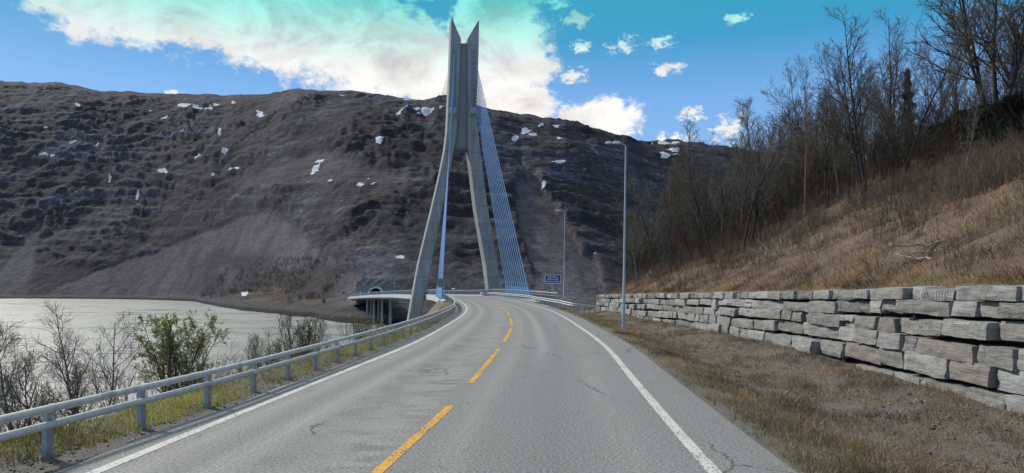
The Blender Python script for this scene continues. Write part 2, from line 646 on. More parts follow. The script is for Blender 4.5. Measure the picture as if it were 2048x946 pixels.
# ------------------------------------------------------------------ water
m, t, b = newmat('fjord_water')
p = t.pos()
w1 = t.noise(t.scale(p, (.35, 1.0, 1)), .55, 5, .65)
w2 = t.noise(t.scale(p, (.05, .16, 1)), .4, 6, .65)
w3 = t.noise(t.scale(p, (.5, 1.2, 1)), 2.2, 3, .6)
t.put(b.inputs['Base Color'], t.mix(t.rng(w2, .4, .65), (.20, .195, .18), (.28, .272, .245)))
t.put(b.inputs['Roughness'], t.rng(w2,   .35, .65, .26, .42))
b.inputs['Specular IOR Level'].default_value = .6
b.inputs['IOR'].default_value = 1.34
h = t.math('ADD', w1, t.math('MULTIPLY', w3, .35))
t.put(b.inputs['Normal'], t.bump(h, 1.0, .9))
M['water'] = m
tag(link('water', mesh('water', [(-3500, -300, WATER), (600, -300, WATER), (600, 2500, WATER), (-3500, 2500, WATER)], [(0, 1, 2, 3)], m)), 'grey rippled fjord water with a bright sheen', kind='structure')

# ------------------------------------------------------------------ mountain
NX, NV = 900, 330
px = np.linspace(-520, 2500, NX)
shore = np.interp(px, [-520, 0, 150, 300, 380, 405, 440, 481, 583, 634, 685, 761, 830, 950, 1100, 1300, 1500, 2500],
                  [930, 900, 890, 850, 800, 660, 560, 480, 400, 366, 326, 306, 300, 310, 330, 380, 420, 500])
shore = shore + fbm(px * .02, px * 0 + 2, 0, 3) * 14
def soft_(y, n=45):
    k = np.exp(-np.linspace(-2, 2, 2 * n + 1) ** 2)
    return np.convolve(np.pad(y, n, 'edge'), k / k.sum(), 'valid')


foot = soft_(np.interp(px, [-520, 0, 200, 300, 400, 500, 600, 700, 760, 900, 1100, 1300, 1500, 2500], [955, 925, 900, 850, 760, 650, 535, 445, 420, 405, 405, 455, 495, 575]))
shore = np.minimum(shore, foot - 18)
delta = foot - shore
zfoot = np.interp(px, [-520, 300, 420, 520, 640, 720, 760, 900, 1100, 2500], [-10, -10, -8, -3, -6, -6.2, -6.2, -6, -5, -5])
ridge_px = np.interp(px, [-520, -200, 0, 60, 110, 150, 200, 260, 300, 370, 440, 540, 570, 600, 650, 700, 780, 830, 890, 960, 1000, 1040, 1090, 1130, 1200, 1240, 1285, 1340, 1400, 1500, 1700, 2048, 2500],
                     [190, 168, 161, 166, 164, 170, 183, 182, 187, 187, 190, 188, 180, 177, 182, 181, 193, 200, 194, 213, 222, 234, 241, 245, 261, 272, 291, 287, 290, 306, 330, 380, 420])
ridge_px = ridge_px + fbm(px * .03, px * 0, 1, 4) * 2.2
Yr = np.interp(px, [-520, 0, 400, 700, 900, 1100, 1280, 1330, 1500, 2500], [1650, 1560, 1280, 1020, 960, 960, 1010, 1120, 1180, 1250])
Yr = soft_(Yr)
zfoot = soft_(zfoot, 20)
zr_ = CH + (YH - ridge_px) / F * Yr
v = np.linspace(0, 1, NV)
va = .10                                   # share of rows for the shore
Yf = shore + delta
rows_Y = np.zeros((NV, NX))
rows_Z = np.zeros((NV, NX))
tt = (px - 1024) / F
for i, q in enumerate(v):
    if q < va:
        k = (q / va) * 1.25 - .25
        rows_Y[i] = shore + delta * k
        kk = np.clip(k, 0, 1)
        rows_Z[i] = (WATER) + (zfoot - WATER) * (kk ** .62) - max(-k, 0) * 8
    elif q < .96:
        k = (q - va) / (.96 - va)
        rows_Y[i] = Yf + (Yr - Yf) * k
        bl = np.interp(px, [0, 500, 900, 1200], [.10, .05, .08, .12])
        pz = k + bl * np.sin(2 * np.pi * k) * -.5
        rows_Z[i] = zfoot + (zr_ - zfoot) * pz
    else:
        k = (q - .96) / .04
        rows_Y[i] = Yr + 260 * k
        rows_Z[i] = zr_ - 70 * k * k
X = tt[None, :] * rows_Y
K = np.repeat(np.clip((v[:, None] - va) / (.96 - va), 0, 1), NX, 1)
amp = sstep(.0, .25, K) * (1 - .7 * sstep(.9, 1, K))
PY = YH - (rows_Z - CH) / rows_Y * F
PXm = np.repeat(px[None], NV, 0)


def fan(ax, ay, bx0, bx1, by, soft=18):
    """a scree fan: apex, foot from bx0 to bx1"""
    k = np.clip((PY - ay) / (by - ay), -.2, 1.2)
    wob = fbm(PXm * .015, PY * .012, 4, 3) * 22
    lo, hi = ax + (bx0 - ax) * k, ax + (bx1 - ax) * k
    return sstep(0, soft, PXm + wob - lo) * sstep(0, soft, hi - PXm - wob) * sstep(-.02, .12, (PY - ay) / (by - ay))


fan1 = fan(545, 415, 60, 770, 592)
fan2 = fan(1015, 300, 1060, 1235, 590, 10)
fan3 = fan(95, 400, -60, 60, 590)
fan4 = fan(640, 300, 430, 860, 372, 30) * .7 * (1 - sstep(365, 385, PY))
scree = np.clip(np.maximum.reduce([fan1, fan2, fan3, fan4]), 0, 1)
big = ridged(X * .006, rows_Y * .006, rows_Z * .006, 4)
med = ridged(X * .022, rows_Y * .016, rows_Z * .03, 4)
strata = fbm(X * .006 + rows_Z * .004, rows_Z * .07 + X * .006, rows_Y * .004, 4)
fine_ = fbm(X * .09, rows_Y * .06, rows_Z * .09, 3)
crag = ridged(X * .06 + strata * .4, rows_Y * .045, rows_Z * .075, 3)
gul = ridged(X * .028 + fbm(X * .01, rows_Z * .012, 2, 2) * .8, rows_Z * .006, rows_Y * .004, 3)
disp = amp * (big * 4.0 * (1 - .6 * scree) + (med * .9 + strata * 3.4 + crag * .8) * (1 - .93 * scree) + gul * 1.5 * (1 - scree) + fine_ * .9 * (1 - .6 * scree))
disp = disp + (fine_ * .7 + fbm(X * .04, rows_Y * .04, 9, 3) * 1.0) * (1 - sstep(0, .1, K)) * (v[:, None] > .03)
# rock ledges: short cliffs and benches that dip along the slope
tq = rows_Z / 17 + X * .012 + fbm(X * .012, rows_Y * .01, rows_Z * .006, 4) * 1.3
sw = tq - np.floor(tq)
tmask = sstep(-.15, .35, fbm(X * .007, rows_Y * .007, rows_Z * .012 + 8, 3) + .25 * np.exp(-((K - .32) / .2) ** 2)) * (1 - scree) * amp
terr = (sstep(.10, .42, sw) - sw) * 17 * .56 * tmask
tq2 = rows_Z / 6.5 + X * .03 + fbm(X * .03, rows_Y * .02, rows_Z * .01, 3) * 1.2
sw2 = tq2 - np.floor(tq2)
terr = terr + (sstep(.1, .45, sw2) - sw2) * 6.5 * .6 * tmask
lock = 1 - .85 * np.exp(-((K - 1) / .10) ** 2)
rows_Z2 = rows_Z + (disp * .75 + terr) * lock
rows_Y2 = rows_Y - disp * .5
# keep the portal's apron and road level clear
X2 = tt[None, :] * rows_Y2
V = np.stack([X2, rows_Y2, rows_Z2], -1).reshape(-1, 3)
ii = np.arange(NV * NX).reshape(NV, NX)
Fc = np.stack([ii[:-1, :-1], ii[:-1, 1:], ii[1:, 1:], ii[1:, :-1]], -1).reshape(-1, 4)
snow = np.zeros_like(PY)
nz = fbm(PXm * .05, PY * .09, 2, 4)
nz2 = fbm(PXm * .13, PY * .2, 5, 2)
for (cx, cy, rx, ry, tilt) in [(372, 218, 22, 7, .15), (400, 228, 20, 5, -.1), (520, 234, 8, 10, 0), (300, 228, 9, 3, 0), (325, 243, 14, 3, 0), (365, 271, 17, 4, -.4), (325, 355, 16, 7, 0), (396, 322, 10, 7, -.8),
                               (449, 314, 8, 4, -.6), (469, 351, 16, 4, -.35), (428, 361, 7, 3, 0), (632, 345, 20, 7, -1.05), (725, 374, 9, 4, 0), (745, 374, 9, 4, -.3), (737, 362, 6, 3, 0), (768, 366, 5, 2, 0), (660, 367, 6, 2, 0),
                               (757, 299, 7, 5, -.8), (805, 237, 11, 5, -.2), (832, 232, 8, 5, 0), (850, 238, 14, 5, -.2), (868, 234, 12, 5, -.3), (885, 224, 12, 5, -.4), (820, 202, 12, 2.5, 0), (685, 194, 12, 2.5, 0), (1055, 270, 10, 6, -.3), (1062, 277, 12, 4, .1),
                               (1080, 262, 8, 3, -.4), (1118, 290, 6, 9, .3), (1032, 290, 5, 8, .5), (1110, 262, 8, 3, 0), (1112, 338, 12, 4, -.2), (1330, 296, 24, 3, 0), (1345, 309, 20, 4, 0), (1330, 320, 12, 6, .3), (1350, 322, 12, 3, 0),
                               (1089, 385, 5, 5, .5), (90, 317, 10, 2.5, 0), (150, 292, 10, 2.5, -.2), (195, 300, 6, 2, 0), (100, 318, 12, 2, 0), (205, 302, 8, 2, 0), (155, 219, 6, 3, .5), (92, 264, 6, 2, 0), (420, 229, 8, 2.5, 0), (428, 218, 10, 2.5, 0), (468, 214, 6, 2, 0),
                               (800, 516, 10, 3, 0), (487, 588, 8, 5, 0), (220, 370, 4, 8, 0), (275, 405, 3, 8, .2), (276, 418, 3, 5, 0), (908, 577, 6, 3, 0), (440, 275, 4, 5, 0), (350, 182, 8, 2, 0), (1190, 520, 5, 3, 0), (1005, 552, 4, 5, 0)]:
    c, s_ = math.cos(tilt), math.sin(tilt)
    dx, dy = PXm - cx, PY - cy
    e = ((dx * c + dy * s_) / (rx * .78)) ** 2 + ((-dx * s_ + dy * c) / (ry * .70)) ** 2
    snow = np.maximum(snow, sstep(.35, .6, 1.05 - np.sqrt(e) * .62 + nz * .75 + nz2 * .3) * (e < 6))
brush = sstep(505, 545, PY + fbm(PXm * .012, PY * .02, 7, 4) * 45) * sstep(360, 430, PXm) * (1 - sstep(650, 730, PXm + (PY - 560) * .5)) + sstep(.15, .5, fbm(X * .008, rows_Y * .01, rows_Z * .01 + 4, 4)) * .7 * (1 - scree)
brush = np.clip(brush, 0, 1)
tan_ = sstep(.02, .45, fbm(X * .02, rows_Y * .02, 6, 4) + np.exp(-(((PXm - 560) / 70) ** 2 + ((PY - 583) / 13) ** 2)) * .9 + .35 * np.exp(-(((PXm - 680) / 45) ** 2 + ((PY - 607) / 12) ** 2)) - .2) * sstep(566, 576, PY) * sstep(430, 480, PXm) * (1 - sstep(735, 760, PXm)) * (rows_Z > WATER + 2.5)
tan_ = np.clip(tan_ + .5 * sstep(.25, .6, strata) * (K > .72), 0, 1)
att = np.stack([scree, snow, tan_], -1).reshape(-1, 3)
att2 = np.stack([brush, sstep(.1, .8, strata + med * .3) * (1 - scree), sstep(.5, .9, K)], -1).reshape(-1, 3)
m, t, b = newmat('mountain_rock')
p = t.pos()
a = t.sepc(t.attr('zone'))
a2 = t.sepc(t.attr('zone2'))
pn = t.scale(p, (1, .8, 1.4))
n1 = t.noise(pn, .02, 8, .68, .4)
n2 = t.noise(pn, .085, 7, .72)
n3 = t.noise(t.scale(p, (.6, .6, 2.2)), .18, 5, .7)
n4 = t.noise(t.scale(p, (.55, .55, 1.5)), .42, 6, .78)
n5 = t.math('ADD', t.math('MULTIPLY', n2, .65), t.math('MULTIPLY', n4, .35))
rock = t.ramp(n5, [(.30, (.022, .022, .027)), (.45, (.066, .065, .072)), (.55, (.125, .124, .132)), (.66, (.25, .25, .255))])
n6 = t.math('ADD', t.math('MULTIPLY', n3, .5), t.math('MULTIPLY', n4, .5))
veg = t.ramp(n6, [(.38, (.022, .018, .018)), (.54, (.066, .053, .048)), (.70, (.14, .112, .094))])
veg2 = t.ramp(n6, [(.38, (.046, .036, .032)), (.55, (.098, .077, .066)), (.72, (.16, .128, .105))])
heath = t.mix(t.rng(t.noise(p, .012, 4), .42, .6), veg, veg2)
col = t.mix(t.rng(t.math('ADD', n1, t.math('MULTIPLY', a2[1], .25)), .50, .62), heath, rock)
scr = t.ramp(t.noise(p, .35, 6, .75), [(.3, (.10, .091, .092)), (.7, (.24, .22, .212))])
scr = t.mix(t.rng(t.noise(t.scale(p, (1, .35, .35)), .05, 6, .7), .40, .62), scr, t.mix(.6, scr, (.05, .042, .040)))
col = t.mix(t.math('MULTIPLY', a[0], .92), col, scr)
col = t.mix(t.math('MULTIPLY', a2[0], .85), col, veg)
tanc = t.ramp(n3, [(.3, (.11, .082, .045)), (.7, (.23, .18, .105))])
tanhi = t.mix(.35, veg2, (.10, .075, .045))
col = t.mix(t.math('MULTIPLY', a[2], .85), col, t.mix(a2[2], tanc, tanhi))
z = t.sep(p)[2]
stony = t.ramp(t.noise(p, .5, 6, .75), [(.3, (.05, .047, .045)), (.7, (.14, .135, .13))])
shorem = t.math('MULTIPLY', t.rng(t.math('ADD', z, t.math('MULTIPLY', n2, 3)), WATER + 7.5, WATER + 5), 1)
col = t.mix(t.math('MULTIPLY', shorem, .85), col, stony)
col = t.mix(t.rng(t.math('ADD', z, n3), WATER + 3.0, WATER + 2.0), col, (.020, .018, .012))
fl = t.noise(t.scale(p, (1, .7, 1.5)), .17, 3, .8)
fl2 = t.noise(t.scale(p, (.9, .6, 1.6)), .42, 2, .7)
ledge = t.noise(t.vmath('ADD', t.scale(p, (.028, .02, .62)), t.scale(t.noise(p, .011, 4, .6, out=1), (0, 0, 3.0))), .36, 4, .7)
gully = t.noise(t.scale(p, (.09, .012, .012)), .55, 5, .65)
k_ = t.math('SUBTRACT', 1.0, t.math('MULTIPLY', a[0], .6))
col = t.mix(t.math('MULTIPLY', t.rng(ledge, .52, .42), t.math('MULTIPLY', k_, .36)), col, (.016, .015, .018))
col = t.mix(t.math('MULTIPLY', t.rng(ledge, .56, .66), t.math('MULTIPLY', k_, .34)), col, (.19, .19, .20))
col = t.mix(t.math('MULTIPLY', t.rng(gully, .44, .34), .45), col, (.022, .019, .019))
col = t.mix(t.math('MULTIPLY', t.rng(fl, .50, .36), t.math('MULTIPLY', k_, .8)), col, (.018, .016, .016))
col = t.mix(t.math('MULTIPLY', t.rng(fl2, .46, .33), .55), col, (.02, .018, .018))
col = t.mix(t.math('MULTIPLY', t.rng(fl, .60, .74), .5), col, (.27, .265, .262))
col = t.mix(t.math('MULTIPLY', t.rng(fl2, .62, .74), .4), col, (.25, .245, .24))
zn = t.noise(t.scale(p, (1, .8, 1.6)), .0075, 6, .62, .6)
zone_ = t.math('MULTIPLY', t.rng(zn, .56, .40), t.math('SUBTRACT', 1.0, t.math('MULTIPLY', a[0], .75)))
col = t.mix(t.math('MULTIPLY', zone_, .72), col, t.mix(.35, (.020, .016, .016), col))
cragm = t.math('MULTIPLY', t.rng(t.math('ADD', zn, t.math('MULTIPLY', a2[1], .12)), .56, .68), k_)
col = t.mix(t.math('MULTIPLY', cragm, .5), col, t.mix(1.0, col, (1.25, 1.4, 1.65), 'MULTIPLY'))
col = t.mix(1.0, col, (.70, .70, .78), 'MULTIPLY')
# air between: distant slopes turn slightly blue
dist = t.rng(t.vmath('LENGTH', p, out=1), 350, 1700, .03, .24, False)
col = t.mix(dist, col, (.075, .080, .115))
col = t.mix(t.rng(t.math('ADD', a[1], t.math('MULTIPLY', t.math('SUBTRACT', t.noise(p, .22, 5, .8), .5), 2.3)), .46, .74), col, (.54, .56, .60))
t.put(b.inputs['Base Color'], col)
b.inputs['Roughness'].default_value = .95
b.inputs['Specular IOR Level'].default_value = .1
t.put(b.inputs['Normal'], t.bump(t.math('ADD', t.math('ADD', n2, t.math('MULTIPLY', n3, .5)), t.math('MULTIPLY', n4, .5)), .5, 4.0))
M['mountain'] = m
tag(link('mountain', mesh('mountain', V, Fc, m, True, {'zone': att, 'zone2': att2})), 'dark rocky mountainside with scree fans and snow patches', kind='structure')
MOUNT = (px, v, X2, rows_Y2, rows_Z2)

# ------------------------------------------------------------------ bridge
bridge = empty('cable_stayed_bridge', road_pt(100, 0), 'concrete cable-stayed road bridge with tall forked tower and blue stays', 'bridge')
borg = bridge.location.copy()


def bpart(mb, name, mat_, parent=bridge, smooth=False):
    off = borg
    mb.v = [tuple(Vector(p) - off) for p in mb.v]
    return mb.build(name, mat_, parent, smooth)


# deck: box girder with sloping soffit, widening at the far junction
DL = lambda Y: float(np.interp(Y, [80, 92, 245, 335, 372], [5.9, 5.7, 5.7, 11.0, 13.5]))
DR = 6.4
rings = []
for Y in np.concatenate([np.arange(92, 250, 6.0), np.arange(250, 401, 6.0)]):
    l, r_ = -DL(Y), DR
    rings.append([road_pt(Y, u, z_) for u, z_ in ((l, -.03), (r_, -.03), (r_, -.55), (r_ - 1.8, -1.5), (l + 2.0, -1.5), (l, -.75))])
d_ = MB().prism(rings)
bpart(d_, 'deck', M['concrete'])
f_ = MB()
for side in (-1, 1):
    rings = []
    for Y in np.arange(92, 401, 4.0):
        u = -DL(Y) - .04 if side < 0 else DR + .04
        rings.append([road_pt(Y, u - .22, .22), road_pt(Y, u + .22, .22), road_pt(Y, u + .22, -.85), road_pt(Y, u - .22, -.85)])
    bpart(MB().prism(rings), 'fascia_beam', M['fascia'])
# parapets
for side in (-1, 1):
    Ya = 79 if side > 0 else 100
    uo = (lambda Y: DR - .1 + .0 * Y) if side > 0 else (lambda Y: -DL(Y) + .06)
    ys = np.arange(Ya, 372, 2.0)
    top = MB().tube([road_pt(Y, uo(Y), 1.28) for Y in ys], .055, 6)
    top.tube([road_pt(Y, uo(Y), .95) for Y in ys], .03, 5)
    top.tube([road_pt(Y, uo(Y), .36) for Y in ys], .03, 5)
    par = bpart(top, 'parapet_rail', M['galv'], smooth=True)
    posts = MB()
    for Y in ys:
        p, t_, r_ = frame(Y)
        posts.box(road_pt(Y, uo(Y), .68), (.09, .06, 1.16))
    po = posts.build('parapet_post', M['galv'], None)
    po.data.transform(Matrix.Translation(-borg))
    po.parent = par
    po['kind'] = 'stuff'
    bars = MB()
    for Y in np.arange(Ya, 330, .14):
        bars.box(road_pt(Y, uo(Y), .66), (.022, .03, .56))
    ba = bars.build('infill_bar', M['parapet'], None)
    ba.data.transform(Matrix.Translation(-borg))
    ba.parent = par
    ba['kind'] = 'stuff'

# tower, leg outlines measured at the near face
TX, TY, PHI = -12.3, 165.5, .21
E = Vector((math.cos(PHI), math.sin(PHI), 0))
NDIR = Vector((-math.sin(PHI), math.cos(PHI), 0))


def tower(px, py):
    k = (px - 1024) / F
    a = (k * TY - TX) / (math.cos(PHI) - k * math.sin(PHI))
    Y = TY + a * math.sin(PHI)
    return Vector((TX + a * math.cos(PHI), Y, CH + (YH - py) / F * Y))


def leg(pairs, depth):
    rings = []
    for (y, x0, x1, dd) in pairs:
        a, c = tower(x0, y), tower(x1, y)
        w = (c - a)
        ch = min(.22, w.length * .2)
        wn = w.normalized()
        rings.append([a + wn * ch, c - wn * ch, c + NDIR * ch, c + NDIR * dd - NDIR * ch, c + NDIR * dd - wn * ch, a + NDIR * dd + wn * ch, a + NDIR * dd - NDIR * ch, a + NDIR * ch])
    return rings


LEFT = [(34.5, 903, 904.5, 4.0), (60, 902, 914.5, 4.0), (76, 901.8, 922, 4.0), (83, 901.6, 922.2, 4.0), (145, 899.5, 919.5, 4.0), (203, 896.8, 917, 4.1), (237, 895.5, 915.5, 4.2), (264, 894, 914, 4.3),
        (282, 892, 911.5, 4.3), (300, 889.5, 908.5, 4.4), (338, 882, 901, 4.5), (414, 864.5, 885.5, 4.6), (528, 837, 863.5, 4.8), (600, 824, 848.5, 5.0), (640, 817, 840, 5.0), (725, 801, 822, 5.2)]
RIGHT = [(41, 956.5, 958.2, 4.0), (76, 935.8, 958, 4.0), (83, 935.2, 958, 4.0), (101, 935.2, 957.6, 4.0), (162, 936, 955.6, 4.0), (203, 936, 953.5, 4.1), (220, 935.8, 953.3, 4.1), (237, 935.8, 954.3, 4.2), (264, 936, 957.2, 4.3),
         (300, 937, 960.5, 4.4), (338, 942.5, 966, 4.5), (414, 951.5, 975.5, 4.6), (528, 971.5, 994.5, 4.8), (578, 977.5, 1000.5, 5.0), (706, 997, 1019, 5.2)]
towerp = bpart(MB().prism(leg(LEFT, 4)), 'tower_leg', M['concrete'])
towerp2 = bpart(MB().prism(leg(RIGHT, 4)), 'tower_leg', M['concrete'])
rings = []
for y, x0, x1 in ((84, 921.5, 936.5), (145, 918.5, 937), (237, 914.5, 937), (282, 910.5, 937.5), (299, 907.5, 938)):
    a, c = tower(x0, y), tower(x1, y)
    rings.append([a + NDIR * .9, c + NDIR * .9, c + NDIR * 3.2, a + NDIR * 3.2])
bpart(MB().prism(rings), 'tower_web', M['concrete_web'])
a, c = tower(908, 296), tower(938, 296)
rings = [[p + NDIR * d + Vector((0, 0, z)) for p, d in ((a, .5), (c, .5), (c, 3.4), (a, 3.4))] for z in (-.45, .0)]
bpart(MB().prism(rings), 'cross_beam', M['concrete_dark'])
# cable anchor plates and boxes on the near faces
for (x0, x1, ya, yb) in ((906.5, 911.5, 98, 214), (944.5, 950.0, 98, 216)):
    mb = MB()
    rr = []
    for y in np.linspace(ya, yb, 8):
        k = (y - ya) / (yb - ya)
        sh = -1.5 * k
        a, c = tower(x0 + sh, y), tower(x1 + sh, y)
        rr.append([a - NDIR * .16, c - NDIR * .16, c + NDIR * .05, a + NDIR * .05])
    mb.prism(rr)
    for y in np.linspace(ya + 5, yb - 5, 11):
        a = tower((x0 + x1) / 2 - 1.5 * (y - ya) / (yb - ya), y) - NDIR * .2
        mb.box(a, (.32, .25, .32))
    bpart(mb, 'anchor_plate', M['parapet'])
for x0, x1 in ((899, 911.5), (940.5, 951.5)):
    mb = MB()
    a, c = tower(x0, 215), tower(x1, 228)
    mb.box((a + c) / 2 - NDIR * .25, ((c - a).length * .72, .6, 1.45), Matrix.Rotation(PHI, 3, 'Z'), .05)
    bpart(mb, 'anchor_box', M['galv'])
# stays
nst = 11
for side in (-1, 1):
    for k in range(nst):
        q = k / (nst - 1)
        deckY = 102 + 25 * q
        u = -5.9 if side < 0 else 6.35
        lo = road_pt(deckY, u, .12)
        hi = tower(909 - 1.5 * q, 104 + 106 * q) - NDIR * .25 if side < 0 else tower(956.2 - 3 * q, 140 + 76 * q) + NDIR * .3
        cb = MB().tube([lo, hi], (.07 if side < 0 else .074), 7)
        cb = bpart(cb, 'stay_cable', M['cable'], smooth=True)
        so = MB().tube([lo + (hi - lo).normalized() * .1, lo + (hi - lo).normalized() * 2.6], .17, 8)
        so = so.build('cable_socket', M['cable'], None, True)
        so.data.transform(Matrix.Translation(-borg))
        so.parent = cb
    for k in range(nst):
        q = k / (nst - 1)
        deckY = 266 - 70 * q
        u = -5.75 if side < 0 else 6.35
        lo = road_pt(deckY, u, .12)
        hi = (tower(899, 140 + 76 * q) if side < 0 else tower(954.5, 140 + 76 * q)) + NDIR * 3.6
        bpart(MB().tube([lo, hi], .028, 5), 'stay_cable', M['cable_thin'], smooth=True)
# piers at the far end
for pxx, D, y0 in ((735, 322, 599), (748, 308, 599), (764, 290, 598), (781, 275, 598), (742, 332, 599), (757, 318, 598)):
    p = at(pxx, y0, D)
    zt = float(ZR(D)) - 1.35
    mb = MB().tube([(p.x, p.y, zt), (p.x, p.y, -15.5)], .46, 14)
    bpart(mb, 'pier_column', M['concrete'], smooth=True)
# abutment under the near end
a0 = road_pt(92, 0)
rings = [[road_pt(Y, u, z) for u in (0,) for Y in (0,)] for z in ()]
mb = MB()
mb.prism([[road_pt(90.5, -5.75, z), road_pt(90.5, 6.45, z), road_pt(96, 6.45, z), road_pt(96, -5.75, z)] for z in (-6, -.95)])
bpart(mb, 'abutment', M['concrete'])
mb = MB()
mb.prism([[road_pt(399, -13.2, z), road_pt(399, 6.35, z), road_pt(390, 6.35, z), road_pt(388, -13.2, z)] for z in (-9, -5.6)])
bpart(mb, 'abutment', M['concrete'])

# ------------------------------------------------------------------ tunnel portal
PD = 398.0
pc = at(753, 580, PD)
pz = float(ZR(PD))
portal = empty('tunnel_portal', (pc.x, PD, pz), 'grey concrete tunnel mouth with round arch beyond the far bridge end', 'tunnel portal')
mb = MB()
ra, rb = 4.15, 3.3
segs = 20
ring = []
for yy in (-3.0, 3.0):
    o_, i_ = [], []
    for k in range(segs + 1):
        an = math.pi * (k / segs) * 1.16 - math.pi * .08
        o_.append(Vector((ra * math.cos(an), yy, 1.75 + ra * math.sin(an) * .98)))
        i_.append(Vector((rb * math.cos(an), yy, 1.75 + rb * math.sin(an) * .98)))
    ring.append((o_, i_))
(o0, i0), (o1, i1) = ring
V = o0 + i0 + o1 + i1
n = segs + 1
Fc = []
for k in range(segs):
    Fc += [(k, k + 1, n + k + 1, n + k), (2 * n + k, 2 * n + k + 1, k + 1, k), (n + k, n + k + 1, 3 * n + k + 1, 3 * n + k)]
mb.add(V, Fc)
mb.build('arch_collar', M['fascia'], portal, True)
mb = MB()
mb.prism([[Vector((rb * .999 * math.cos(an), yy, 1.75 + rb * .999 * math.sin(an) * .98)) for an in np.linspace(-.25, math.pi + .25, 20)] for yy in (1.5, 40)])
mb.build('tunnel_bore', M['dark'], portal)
M['headwall'] = noisy('headwall_blockwork', (.14, .155, .175), (.21, .22, .235), .8, .9, 0, .4, 4, .05)
xs = np.linspace(math.pi + .25, -.25, 22)
V = [Vector((-11, 0, -4)), Vector((-11, 0, 5.6))]
mb = MB()
arc = [Vector((ra * .97 * math.cos(an), 0, 1.75 + ra * .97 * math.sin(an) * .98)) for an in xs]
topz = lambda x: 6.3 if x < 6 else 6.3 - (x - 6) * .1
for k in range(len(arc) - 1):
    p, q = arc[k], arc[k + 1]
    mb.add([p, q, Vector((q.x, 0, topz(q.x))), Vector((p.x, 0, topz(p.x)))], [(0, 1, 2, 3)])
mb.add([Vector((-11, 0, -4)), Vector((arc[0].x, 0, -4)), Vector((arc[0].x, 0, 6.3)), Vector((-11, 0, 6.3))], [(0, 1, 2, 3)])
mb.add([Vector((arc[-1].x, 0, -4)), Vector((12, 0, -4)), Vector((12, 0, topz(12))), Vector((arc[-1].x, 0, 6.3))], [(0, 1, 2, 3)])
mb.box((0.5, .45, 6.5), (23.6, 1.4, .45))
mb.build('headwall', M['headwall'], portal)
# netted rock cut above the arch
mb = MB()
gx = np.linspace(-11, 13, 18)
gk = np.linspace(0, 1, 7)
V = []
for k in gk:
    for x in gx:
        h = np.interp(x, [-11, -9, -2, 5, 13], [1.6, 4.6, 3.6, 2.0, .4]) * k
        V.append(Vector((x, .5 + h * 1.1 + .3 * math.sin(x * 3 + k * 5), 6.6 + h + .25 * math.sin(x * 1.7 + k * 9))))
nx_ = len(gx)
mb.add(V, [(i * nx_ + j, i * nx_ + j + 1, (i + 1) * nx_ + j + 1, (i + 1) * nx_ + j) for i in range(len(gk) - 1) for j in range(nx_ - 1)])
M['cut'] = noisy('blasted_rock_cut', (.07, .068, .07), (.15, .145, .145), .7, .95, 0, .8, 2, .3)
mb.build('rock_cut', M['cut'], portal)

# ------------------------------------------------------------------ guardrails
def guardrail(name, label, pathf, ys, zoff, post_ys, grp=None, zscale=None):
    P = [pathf(Y) for Y in ys]
    root = empty(name, P[0], label, 'guardrail', grp)
    o = P[0]
    for h in (.645, .435):
        mb = MB().tube([p + Vector((0, 0, h * (zscale(Y) if zscale else 1))) - o for p, Y in zip(P, ys)], .054, 12)
        for q in range(3, len(P) - 1, 6 if zoff > 0 else 9):
            a, b_ = P[q].lerp(P[q + 1], .35), P[q].lerp(P[q + 1], .62)
            up_ = Vector((0, 0, h * (zscale(ys[q]) if zscale else 1))) - o
            mb.tube([a + up_, b_ + up_], .0605, 12)
        mb.build('rail', M['pipe'], root, True)
    proto = None
    for Y in post_ys:
        p = pathf(Y)
        q = pathf(Y + .3)
        tdir = (q - p)
        ang = math.atan2(tdir.y, tdir.x)
        if proto is None:
            mb = MB()
            w, d, th = .125, .075, .008
            # C-section steel post set behind the rails
            sec = [(-w / 2, -d / 2), (w / 2, -d / 2), (w / 2, d / 2), (w / 2 - .03, d / 2), (w / 2 - .03, d / 2 - th), (w / 2 - th, d / 2 - th), (w / 2 - th, -d / 2 + th), (-w / 2 + th, -d / 2 + th), (-w / 2 + th, d / 2 - th), (-w / 2 + .03, d / 2 - th), (-w / 2 + .03, d / 2), (-w / 2, d / 2)]
            mb.prism([[Vector((x, y, z)) for x, y in sec] for z in (-.5, .66)])
            mb.box((0, -d / 2 - .012, .645), (.09, .03, .10), None)
            mb.box((0, -d / 2 - .012, .435), (.09, .03, .10), None)
            pm = mesh('post', mb.v, mb.f, M['galv'])
            proto = link('post', pm, root)
            po = proto
        else:
            po = proto.copy()
            COL.objects.link(po)
            po.parent = root
        side = Vector((-math.sin(ang), math.cos(ang), 0))
        k = zscale(Y) if zscale else 1
        po.location = p + side * (.085 * zoff) - o
        po.rotation_euler = (R(random.uniform(-1, 1)), R(random.uniform(-1.2, 1.2)), ang if zoff > 0 else ang + math.pi)
        po.scale = (1, 1, k)
    return root


random.seed(5)
GL = spline([(-4, -6.9), (5, -6.35), (9.6, -5.95), (13.45, -5.53), (17.5, -5.25), (21.6, -5.02), (28, -4.7), (35, -4.48), (42.8, -4.42), (51.7, -4.5), (60, -4.75), (68, -5.25), (81, -6.4), (100, -8.6), (128, -12.4)])
glp = lambda Y: Vector((float(GL(Y)), Y, float(ZR(Y)) - .02))
guardrail('guardrail', 'long galvanised double pipe guardrail on the water side of the road', glp, np.arange(3.5, 129, 1.0), 1, np.arange(5.6, 128, 2.0), 'pipe guardrails along the road')
_gr = spline([(0, 8.2), (1, 6.8), (2, 5.55), (3, 4.75), (4, 3.95), (5, 2.95)])
_gy = spline([(0, 71.5), (1, 69.5), (2, 69.5), (3, 74), (4, 84), (5, 97)])
_gz = spline([(0, .70), (1, .78), (2, .9), (3, 1), (4, 1), (5, 1)])


